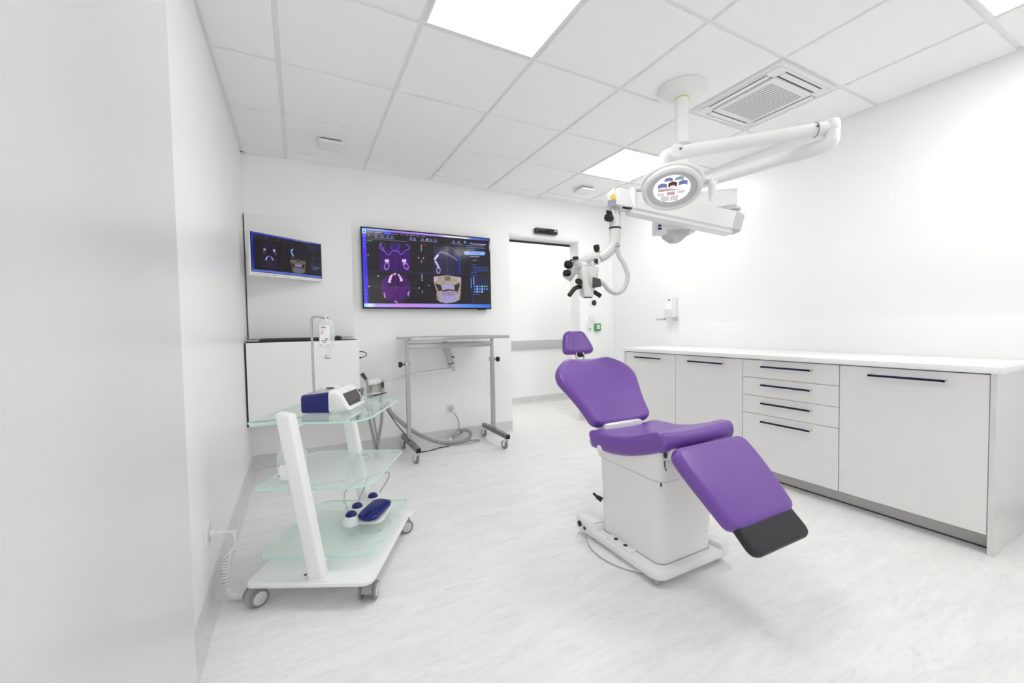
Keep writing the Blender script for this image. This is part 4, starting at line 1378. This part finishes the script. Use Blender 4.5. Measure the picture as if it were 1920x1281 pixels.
# back frame and headrest stem
bm = BM()
box(bm, XC - .14, XC + .11, 1.622, 1.70, .53, .606, .010)
rings(bm, [[(XC + s * .13, 1.672, .585), (XC + s * .13, 1.90, .81), (XC + s * .13, 1.925, .78), (XC + s * .13, 1.70, .55)] for s in (-1, 1)])
obj('back_frame', bm, CREAM, ch)
bm = BM()
for s in (-1, 1):
    tube(bm, [(XC + s * .026 - .005, 1.995, .86), (XC + s * .026 - .005, 2.018, .93), (XC + s * .026 - .005, 2.055, 1.0)], .009, 10, flat=(1.3, .6))
obj('headrest_stem', bm, CHROME, ch)
obj('stem_lock', box(BM(), XC - .020, XC + .012, 2.008, 2.026, .925, .946, .003), BLACK, ch)
# pedestal covers
def cover(secs, bevtop=0):
    bm = BM()
    rings(bm, [[(x, y, z) for x, y in rrect(x0, x1, y0, y1, r, 6)] for z, x0, x1, y0, y1, r in secs])
    return bm
obj('lower_cover', cover([(.070, 1.352, 1.690, 1.246, 1.645, .045), (.16, 1.350, 1.692, 1.244, 1.645, .045), (.30, 1.343, 1.698, 1.236, 1.640, .042), (.45, 1.334, 1.706, 1.228, 1.635, .04)]), CREAM, ch)
def upper_sec(z, g, yb):
    return [(x, y, z + (.018 * (1 - ((x - XC) / .2) ** 2) if z < .5 else 0)) for x, y in rrect(1.322 + g, 1.718 - g, 1.214 + g, yb - g, .04, 6)]
bm = BM()
rings(bm, [[(x, y, .446 + .020 * abs(y - 1.22)) for x, y in rrect(1.328, 1.712, 1.222, 1.632, .04, 6)],
           [(x, y, .450 + .020 * abs(y - 1.22)) for x, y in rrect(1.324, 1.716, 1.217, 1.640, .04, 6)],
           [(x, y, .50) for x, y in rrect(1.320, 1.720, 1.212, 1.660, .04, 6)],
           [(x, y, .535 - .09 * (y - 1.2)) for x, y in rrect(1.314, 1.726, 1.206, 1.690, .04, 6)],
           [(x, y, .598 - .155 * (y - 1.2)) for x, y in rrect(1.308, 1.732, 1.200, 1.705, .04, 6)]])
obj('upper_cover', bm, CREAM, ch)
def seam(name, x0, x1, y0, y1, r, z, h, g=.0015, tilt=0.):
    o_, i_ = rrect(x0 - g, x1 + g, y0 - g, y1 + g, r, 6), rrect(x0 + .01, x1 - .01, y0 + .01, y1 - .01, r, 6)
    zz = lambda p, k: z + k + tilt * abs(p[1] - y0)
    bm = BM()
    rings(bm, [[(*p, zz(p, 0)) for p in i_], [(*p, zz(p, 0)) for p in o_], [(*p, zz(p, h)) for p in o_], [(*p, zz(p, h)) for p in i_]], closed=True)
    obj(name, bm, GREYP, ch)
seam('cover_seam', 1.3335, 1.7065, 1.2275, 1.6355, .04, .4415, .004, .0008, .020)
seam('base_seam', 1.352, 1.690, 1.246, 1.645, .045, .0695, .0035, .003)
obj('cover_screw', lathe(BM(), [(.007, 0), (.007, .003), (0, .004)], (1.3155, 1.56, .515), (-1, 0, 0), 14), GREYP, ch)
# hinges on the foot end
bm = BM()
box(bm, 1.335, 1.375, 1.165, 1.215, .555, .600, .006)
obj('hinge_block', bm, WPLAS, ch)
bm = BM()
box(bm, 1.324, 1.334, 1.192, 1.204, .562, .584, .002)
tube(bm, [(1.328, 1.200, .548), (1.329, 1.200, .525), (1.334, 1.197, .508)], .0025, 8)
box(bm, 1.328, 1.334, 1.219, 1.226, .432, .448, .002)
obj('hinge_pin', bm, DGREY, ch)
# release lever
bm = BM()
cyl(bm, (1.345, 1.622, .225), (1.326, 1.640, .240), .013, .010, bev=.003)
cyl(bm, (1.326, 1.640, .240), (1.314, 1.652, .256), .007, .006)
obj('release_lever', bm, BLACK, ch)
# base
obj('floor_disc', lathe(BM(), [(.283, 0), (.285, .002), (.285, .009), (.281, .012), (0, .0125)], (1.535, 1.53, 0), seg=64), CREAM, ch)
obj('disc_edge', lathe(BM(), [(.284, .0005), (.2875, .0005), (.2875, .004), (.284, .004)], (1.535, 1.53, 0), seg=64), GREYP, ch)
bm = BM()
prism(bm, rrect(1.296, 1.752, 1.205, 1.72, [.05, .05, .06, .06], 8), .030, .070, .008)
obj('base_plate', bm, WPLAS, ch)
bm = BM()
prism(bm, rrect(1.290, 1.400, 1.62, 1.785, [.03, .03, .012, .012], 6), .028, .106, .014)
prism(bm, rrect(1.640, 1.752, 1.62, 1.785, [.03, .03, .012, .012], 6), .028, .106, .014)
obj('rear_foot', bm, WPLAS, ch)
bm = BM()
prism(bm, rrect(1.700, 1.758, 1.203, 1.300, [.012, .012, .02, .02], 6), .030, .094, .010)
obj('front_lug', bm, WPLAS, ch)
pn = obj('control_plate', prism(BM(), rrect(1.312, 1.352, 1.385, 1.55, .006, 3), .069, .078, .002), WPLAS, ch)
bm = BM()
for y in (1.505, 1.44):
    lathe(bm, [(.010, 0), (.010, .003), (.008, .004), (0, .004)], (1.332, y, .0775), seg=16)
obj('socket_cap', bm, BLACK, pn)
bm = BM()
cyl(bm, (1.295, 1.735, .068), (1.283, 1.735, .068), .015, bev=.002)
cyl(bm, (1.295, 1.695, .060), (1.285, 1.695, .060), .009, bev=.002)
obj('side_plug', bm, BLACK, ch)
bm = BM()
for s in (1.33, 1.72):
    for y in (1.25, 1.66):
        cyl(bm, (s, y, .011), (s, y, .031), .018)
obj('levelling_foot', bm, GREYP, ch)

# ------------------------------------------------------------------ ceiling column with the microscope arms
col = thing('surgical_microscope', 'ceiling mounted white surgical microscope hanging from a jointed arm', 'microscope', (1.046, 2.51, Hc), frame=FM)
pc_ = (1.046, 2.51)
obj('ceiling_cover', lathe(BM(), [(.138, 0), (.141, -.008), (.132, -.032), (.10, -.052), (.06, -.060), (0, -.060)], (*pc_, Hc - .0005), seg=48), WPLAS, col, frame=FM)
obj('column', cyl(BM(), (*pc_, Hc - .05), (*pc_, 1.66), .040), WMETAL, col, frame=FM)
obj('tape_ring', cyl(BM(), (*pc_, Hc - .066), (*pc_, Hc - .060), .0415), YELLOWP, col, frame=FM)
obj('column_collar', lathe(BM(), [(.042, 0), (.062, .004), (.064, .02), (.05, .03), (.042, .032)], (*pc_, 2.165), seg=28), LGREY, col, frame=FM)
# hub housing below the column
bm = BM()
prism(bm, rrect(.873, 1.11, 2.455, 2.56, .02, 4), 1.660, 1.815, .010)
obj('hub_housing', bm, WPLAS, col, frame=FM)
bm = BM()
rings(bm, [[(.93, 2.455, 1.678), (1.07, 2.455, 1.678), (1.07, 2.57, 1.678), (.93, 2.57, 1.678)], [(.952, 2.448, 1.645), (1.055, 2.448, 1.645), (1.055, 2.575, 1.645), (.952, 2.575, 1.645)], [(.985, 2.475, 1.612), (1.025, 2.475, 1.612), (1.025, 2.55, 1.612), (.985, 2.55, 1.612)]])
obj('hub_cap', bm, LGREY, col, frame=FM, ang=20)
em = obj('emblem', box(BM(), .880, .900, 2.4535, 2.4555, 1.678, 1.708, .0005, 1), NAVY, col, frame=FM)
obj('emblem_band', box(BM(), .8805, .8995, 2.4528, 2.4540, 1.6915, 1.6970), WPLAS, em, frame=FM)
# first arm, from the column to the right hand joint
a0, a1 = Vector((1.046, 2.51, 1.835)), Vector((1.285, 2.40, 1.83))
def beam(bm, p, q, w0, h0, w1, h1, ch_=.22, n=1):
    p, q = Vector(p), Vector(q)
    d = (q - p).normalized()
    s = d.cross(Vector((0, 0, 1))).normalized()
    u = s.cross(d)
    rs = []
    for f, w, h in ((0, w0 * .86, h0 * .86), (.02, w0, h0), (.98, w1, h1), (1, w1 * .86, h1 * .86)):
        c = p.lerp(q, f)
        k = ch_
        o8 = [(-1 + k, -1), (1 - k, -1), (1, -1 + k), (1, 1 - k), (1 - k, 1), (-1 + k, 1), (-1, 1 - k), (-1, -1 + k)]
        rs.append([c + s * (x * w / 2) + u * (y * h / 2) for x, y in o8])
    return rings(bm, rs)
bm = BM()
beam(bm, a0, a1 + (a1 - a0).normalized() * .03, .12, .115, .115, .105)
obj('first_arm', bm, WPLAS, col, frame=FM, ang=20)
bm = BM()
lathe(bm, [(.036, 0), (.036, .012), (.052, .018), (.052, .03)], (1.275, 2.385, 1.745), seg=24)
obj('arm_joint', bm, LGREY, col, frame=FM)
bm = BM()
cyl(bm, (1.275, 2.385, 1.728), (1.275, 2.385, 1.748), .04)
obj('joint_ring', bm, DGREY, col, frame=FM)
# second (balancing) arm, in front of the column
b0, b1 = Vector((1.285, 2.36, 1.685)), Vector((.585, 2.35, 1.835))
bm = BM()
beam(bm, b0, b1, .105, .105, .105, .098, .12)
sa2 = obj('balancing_arm', bm, WPLAS, col, frame=FM, ang=20)
bm = BM()
dn = (b1 - b0).normalized()
un = Vector((0, 1, 0)).cross(dn).normalized()
if un.z < 0: un = -un
beam(bm, b0 - un * .056 + dn * .02, b1 - un * .056 - dn * .10, .085, .035, .085, .03, .2)
obj('arm_underside', bm, WMETAL, sa2, frame=FM, ang=20)
bm = BM()
beam(bm, b0 + dn * .03 - un * .001, b0 - dn * .022 - un * .004, .114, .116, .09, .10, .2)
obj('arm_end_cap', bm, LGREY, sa2, frame=FM, ang=20)
bm = BM()
beam(bm, b1 - dn * .01, b1 + dn * .035 - un * .02, .106, .100, .09, .055, .12)
obj('arm_head', bm, WPLAS, sa2, frame=FM, ang=20)
# warning sticker on the slanted end face
bm = BM()
q = b1 + dn * .010 - Vector((0, .0545, .008))
v = [q + dn * .018 - un * .014, q - dn * .018 - un * .014, q + un * .018]
rings(bm, [[p for p in v], [p - Vector((0, .001, 0)) for p in v]])
obj('warning_sticker', bm, YELLOW, sa2, frame=FM, label='yellow triangular warning sticker')
obj('cable_stub', tube(BM(), [(.63, 2.31, 1.773), (.66, 2.305, 1.765), (.69, 2.31, 1.772)], .006, 8), BLACK, sa2, frame=FM)
bm = BM()
box(bm, .545, .59, 2.296, 2.30, 1.775, 1.81, .001, 1)
obj('arm_window', bm, mat('grey_violet_window', '#9A97A8', .2, noise=.02), sa2, frame=FM)
# hanging neck
W0 = 2.35
bm = BM()
cyl(bm, (.598, W0, 1.79), (.598, W0, 1.752), .025)
obj('neck_socket', bm, LGREY, col, frame=FM)
obj('neck', cyl(BM(), (.598, W0, 1.765), (.597, W0, 1.668), .029, .032, bev=.004), mat('satin_silver', '#E1E1E1', .3, metal=.4, noise=.02), col, frame=FM)
obj('neck_ring', cyl(BM(), (.597, W0, 1.671), (.597, W0, 1.661), .0335), BLACK, col, frame=FM)
obj('neck_elbow', tube(BM(), [(.597, W0, 1.662), (.597, W0, 1.61), (.588, W0, 1.573), (.565, W0, 1.54), (.535, W0, 1.515), (.51, W0, 1.503)], lambda t: .033 - .004 * t, 20), SCOPE, col, frame=FM)
obj('swing_arm', tube(BM(), [(.535, W0, 1.512), (.49, W0, 1.508), (.44, W0, 1.497), (.405, W0, 1.489)], .030, 16, flat=(.8, 1.)), SCOPE, col, frame=FM)
obj('drop_arm', tube(BM(), [(.430, W0, 1.502), (.394, W0, 1.484), (.362, W0, 1.447), (.335, W0, 1.412), (.316, W0, 1.386)], .030, 16, flat=(.8, 1.)), SCOPE, col, frame=FM)
for (n_, p, q_, r) in (('neck_knob', (.572, W0 - .02, 1.72), (.535, W0 - .045, 1.718), .023), ('lock_knob', (.575, W0 - .01, 1.752), (.55, W0 - .03, 1.752), .010),
                      ('swing_knob', (.492, W0 - .01, 1.535), (.486, W0 - .015, 1.568), .017), ('drop_knob', (.345, W0 - .02, 1.462), (.305, W0 - .035, 1.463), .023),
                      ('drop_knob', (.335, W0 - .02, 1.414), (.302, W0 - .035, 1.413), .019), ('head_knob', (.385, W0 - .05, 1.362), (.372, W0 - .075, 1.362), .017)):
    bm = BM()
    lathe(bm, [(r * .7, 0), (r * .75, .006), (r, .010), (r, .03), (r * .85, .038), (0, .04)], p, Vector(q_) - Vector(p), 14)
    obj(n_, bm, BLACK, col, frame=FM)
bm = BM()
box(bm, .352, .382, W0 - .035, W0 - .005, 1.492, 1.506, .002)
box(bm, .335, .352, W0 - .035, W0 - .012, 1.484, 1.490, .001)
obj('clamp_screw', bm, BLACK, col, frame=FM)
obj('grey_inlay', box(BM(), .365, .383, W0 - .0335, W0 - .028, 1.43, 1.468, .003), GREYP, col, frame=FM)
# optics body
bm = BM()
for w_a, w_b, secs in ((W0 - .06, W0 + .06, [(1.290, .400, .463), (1.34, .392, .478), (1.40, .388, .49), (1.436, .392, .493), (1.444, .40, .485)]),):
    rings(bm, [[(x, y, z) for x, y in rrect(a, b, w_a, w_b, .015, 4)] for z, a, b in secs])
hd = obj('optics_body', bm, SCOPE, col, frame=FM)
bm = BM()
rings(bm, [[(x, y, z) for x, y in rrect(a, b, W0 - .075, W0 + .02, .012, 4)] for z, a, b in ((1.276, .408, .458), (1.286, .402, .462), (1.34, .396, .438), (1.425, .394, .432), (1.432, .398, .428))])
obj('objective_housing', bm, SCOPE, hd, frame=FM)
obj('objective_lens', cyl(BM(), (.433, W0 - .03, 1.277), (.433, W0 - .03, 1.272), .024), DGREY, hd, frame=FM)
obj('carrier_tube', cyl(BM(), (.345, W0, 1.425), (.40, W0, 1.425), .016), WPLAS, hd, frame=FM)
bm = BM()
rings(bm, [[(.455, W0 - .062, 1.385), (.497, W0 - .062, 1.375), (.502, W0 - .062, 1.33), (.452, W0 - .062, 1.325)], [(.462, W0 - .09, 1.378), (.492, W0 - .09, 1.37), (.495, W0 - .09, 1.34), (.460, W0 - .09, 1.335)]])
obj('lamp_module', bm, DGREY, hd, frame=FM, label='dark grey lamp module')
bm = BM()
cyl(bm, (.40, W0 - .02, 1.455), (.455, W0 + .03, 1.468), .022, .02, bev=.004)
cyl(bm, (.455, W0 - .05, 1.458), (.50, W0 - .02, 1.478), .014, .016, bev=.003)
obj('binocular_tube', bm, WPLAS, hd, frame=FM)
bm = BM()
cyl(bm, (.472, W0 - .052, 1.462), (.479, W0 - .048, 1.484), .014, .012)
obj('eyepiece_cup', bm, BLACK, hd, frame=FM)
hb = obj('handle_bar', tube(BM(), [(.392, W0 - .04, 1.335), (.368, W0 - .06, 1.330), (.345, W0 - .08, 1.315), (.318, W0 - .10, 1.283)], .0125, 12), BLACK, hd, frame=FM)
obj('handle_bar', tube(BM(), [(.452, W0 - .04, 1.312), (.475, W0 - .05, 1.297), (.50, W0 - .06, 1.278)], .0125, 12), BLACK, hd, frame=FM)
obj('light_cable', tube(BM(), [(.494, W0 - .07, 1.362), (.515, W0 - .07, 1.345), (.545, W0 - .06, 1.312), (.59, W0 - .05, 1.294), (.635, W0 - .04, 1.322), (.659, W0 - .03, 1.388), (.643, W0 - .02, 1.455), (.617, W0 - .015, 1.505), (.604, W0 - .015, 1.545), (.598, W0 - .01, 1.575)], .0125, 12), LGREY, col, frame=FM)
obj('cable_grommet', cyl(BM(), (.603, W0 - .02, 1.555), (.596, W0 - .012, 1.58), .018, .018), GREYP, col, frame=FM)

# ------------------------------------------------------------------ surgical lamp on its own arms
lp = thing('surgical_lamp', 'white surgical lamp with a round multi lens face on a tubular arm', 'surgical lamp', (1.046, 2.51, 1.93), frame=FM)
obj('hub_sleeve', lathe(BM(), [(.042, 0), (.050, .003), (.050, .15), (.042, .153)], (1.046, 2.51, 1.90), seg=28), WPLAS, lp, frame=FM)
bm = BM()
tube(bm, [(1.046, 2.51, 1.935), (1.15, 2.375, 1.935), (1.42, 2.02, 1.935)], .031, 20, smooth=False)
obj('lower_arm', bm, WPLAS, lp, frame=FM)
obj('elbow', tube(BM(), [(1.40, 2.046, 1.935), (1.455, 1.975, 1.935), (1.492, 1.94, 1.945), (1.50, 1.935, 1.968), (1.50, 1.935, 2.0)], .034, 20), WPLAS, lp, frame=FM)
bm = BM()
lathe(bm, [(.034, 0), (.036, .004), (.036, .035), (.030, .050), (.012, .058), (0, .059)], (1.50, 1.935, 1.998), seg=24)
obj('elbow_cap', bm, WPLAS, lp, frame=FM)
bm = BM()
tube(bm, [(1.50, 1.935, 2.018), (1.46, 1.94, 2.014), (1.20, 1.985, 1.990), (.82, 2.05, 1.957)], lambda t: .030 + .002 * (t > .8), 20, smooth=False)
obj('spring_arm', bm, WPLAS, lp, frame=FM)
bm = BM()
cyl(bm, (.82, 2.012, 1.957), (.82, 2.088, 1.957), .034, bev=.005)
obj('spring_pivot', bm, WPLAS, lp, frame=FM)
obj('pivot_seam', lathe(BM(), [(.0345, 0), (.0352, 0), (.0352, .003), (.0345, .003)], (1.435, 1.944, 2.0115), (-.7, .1, -.06), seg=24), GREYP, lp, frame=FM)
bm = BM()
for p in ((1.42, 1.912, 2.013), (.83, 2.008, 1.962)):
    cyl(bm, p, (p[0], p[1] - .004, p[2]), .005)
obj('arm_screw', bm, DGREY, lp, frame=FM)
obj('head_yoke', tube(BM(), [(.815, 2.05, 1.957), (.778, 2.055, 1.945), (.764, 2.057, 1.91), (.764, 2.058, 1.86), (.764, 2.058, 1.822)], .030, 18), WPLAS, lp, frame=FM)
obj('yoke_seam', cyl(BM(), (.764, 2.058, 1.893), (.764, 2.058, 1.890), .0306), LGREY, lp, frame=FM)
# head: local axes a (right), b (up along the face), n (out of the face, towards chair and camera)
HC = Vector((.795, 2.03, 1.775))
el = math.radians(-62)
hor = Vector((-.30, -.954, 0)).normalized()
nv = (hor * math.cos(el) + Vector((0, 0, math.sin(el)))).normalized()
av = Vector((0, 0, 1)).cross(nv).normalized()
if av.x < 0: av = -av
bv = nv.cross(av)
if bv.z < 0: bv = -bv
HM = Matrix.Identity(4)
for i in range(3):
    HM[i][0], HM[i][1], HM[i][2], HM[i][3] = av[i], bv[i], nv[i], HC[i]
HF = FM @ HM
obj('lamp_head', lathe(BM(), [(0, -.062), (.05, -.060), (.10, -.048), (.130, -.024), (.138, -.004), (.138, .006), (.130, .014), (.121, .014), (.116, .006), (.114, -.008), (0, -.008)], seg=56), WPLAS, lp, frame=HF)
obj('inner_ring', lathe(BM(), [(.1145, .004), (.117, .004), (.117, -.006), (.084, -.012), (.084, -.004), (.088, -.004), (.1145, .004)], seg=56, cap=False), LGREY, lp, frame=HF, label='light grey ring around the lens')
lens_m = mat('lamp_lens_white', '#FBFBFC', .15, coat=.5, emit='#FFFFFF', estr=.35, noise=.003)
obj('lens', lathe(BM(), [(.086, -.009), (.0855, -.002), (.081, .001), (0, .0015)], seg=48), lens_m, lp, frame=HF, label='glossy white faceted lens')
LR = .080
def facet(x, y, w, h, mt, name='reflector', z=.0018, top=0.):
    """small curved mirror on the lens face; canvas units as seen on the lens"""
    ax, ay = (x - 430) / 195 * LR, -(y - 775) / 140 * LR
    hw, hh = w / 195 * LR / 2, h / 140 * LR / 2
    poly = []
    for k in range(9):
        t = -1 + 2 * k / 8
        poly.append((ax + t * hw, ay + hh * (1 - top * t * t)))
    for k in range(9):
        t = 1 - 2 * k / 8
        poly.append((ax + t * hw, ay - hh + hh * .8 * top * (1 - t * t)))
    bm = BM()
    rings(bm, [[(p[0], p[1], zz) for p in poly] for zz in (z - .0015, z + .0012)])
    return obj(name, bm, mt, lp, frame=HF)
FB = mat('reflector_blue', '#8A93C8', .15, metal=.5, noise=.25, nscale=60)
FT = mat('reflector_teal', '#9CC3C6', .15, metal=.5, noise=.25, nscale=60)
FA = mat('reflector_amber', '#6A3A12', .2, metal=.4, noise=.4, nscale=60)
FW = mat('reflector_white', '#FDFDFD', .2, noise=.01)
FPK = mat('reflector_pink', '#E6D6D4', .2, noise=.05)
FR = mat('reflector_red', '#B03A3A', .3, noise=.05)
FO = mat('reflector_orange', '#D9743C', .3, noise=.05)
for a in ((390, 660, 92, 44, FB), (505, 658, 92, 40, FT), (325, 722, 100, 56, FB), (437, 715, 96, 58, FA), (550, 708, 98, 54, FB)):
    facet(*a, top=.5)
facet(437, 732, 48, 22, FW, 'amber_core', .0026, .4)
facet(355, 770, 155, 32, FPK)
for x in (443, 462):
    facet(x, 775, 13, 15, FR, 'red_mark', .0022)
bm = BM()
for i in range(7):
    ax = (440 + i * 16 - 430) / 195 * LR
    ay = -(755 - 775) / 140 * LR
    box(bm, ax, ax + .003, ay - .003, ay + .002, .0018, .0024)
for i in range(4):
    ax = (478 + i * 13 - 430) / 195 * LR
    ay = -(775 - 775) / 140 * LR
    box(bm, ax, ax + .004, ay - .003, ay + .002, .0018, .0024)
obj('printed_mark', bm, INK, lp, frame=HF)
for a in ((310, 818, 85, 34, FW), (420, 812, 88, 36, FPK), (535, 805, 92, 36, FW)):
    facet(*a)
facet(420, 822, 86, 6, FO, 'orange_line', .0026)
facet(463, 812, 8, 26, FO, 'orange_line', .0026)
for a in ((360, 872, 100, 66, FW), (465, 872, 96, 66, FW)):
    facet(*a)
# bail and handles
for s in (-1, 1):
    st = obj('handle_stub', cyl(BM(), (s * .128, .01, -.015), (s * .195, .01, -.015), .0125, .0125, bev=.002), LGREY, lp, frame=HF)
    bm = BM()
    base = HM @ Vector((s * .182, .01, -.015))
    out = Vector((HM @ Vector((s, 0, 0)) - HC).normalized())
    rs = []
    for f, w_, t_ in ((-.012, .014, .012), (.0, .019, .014), (.04, .017, .012), (.085, .010, .009), (.10, .006, .006)):
        c = base + Vector((0, 0, -f)) + hor * (f * .25) + out * (-f * .1)
        rs.append([c + out * (w_ * math.cos(a)) + hor * (t_ * math.sin(a)) for a in [2 * math.pi * i / 14 for i in range(14)]])
    rings(bm, rs)
    obj('handle_grip', bm, WPLAS, lp, frame=FM)
obj('bail', tube(BM(), [(-.140, .0, -.012), (-.127, .062, -.018), (-.085, .108, -.022), (0, .130, -.026), (.085, .108, -.022), (.127, .062, -.018), (.140, 0, -.012)], .011, 12), WPLAS, lp, frame=HF)
obj('head_joint', cyl(BM(), (.764, 2.058, 1.83), (.778, 2.045, 1.80), .036, .04, bev=.006), WPLAS, lp, frame=FM)
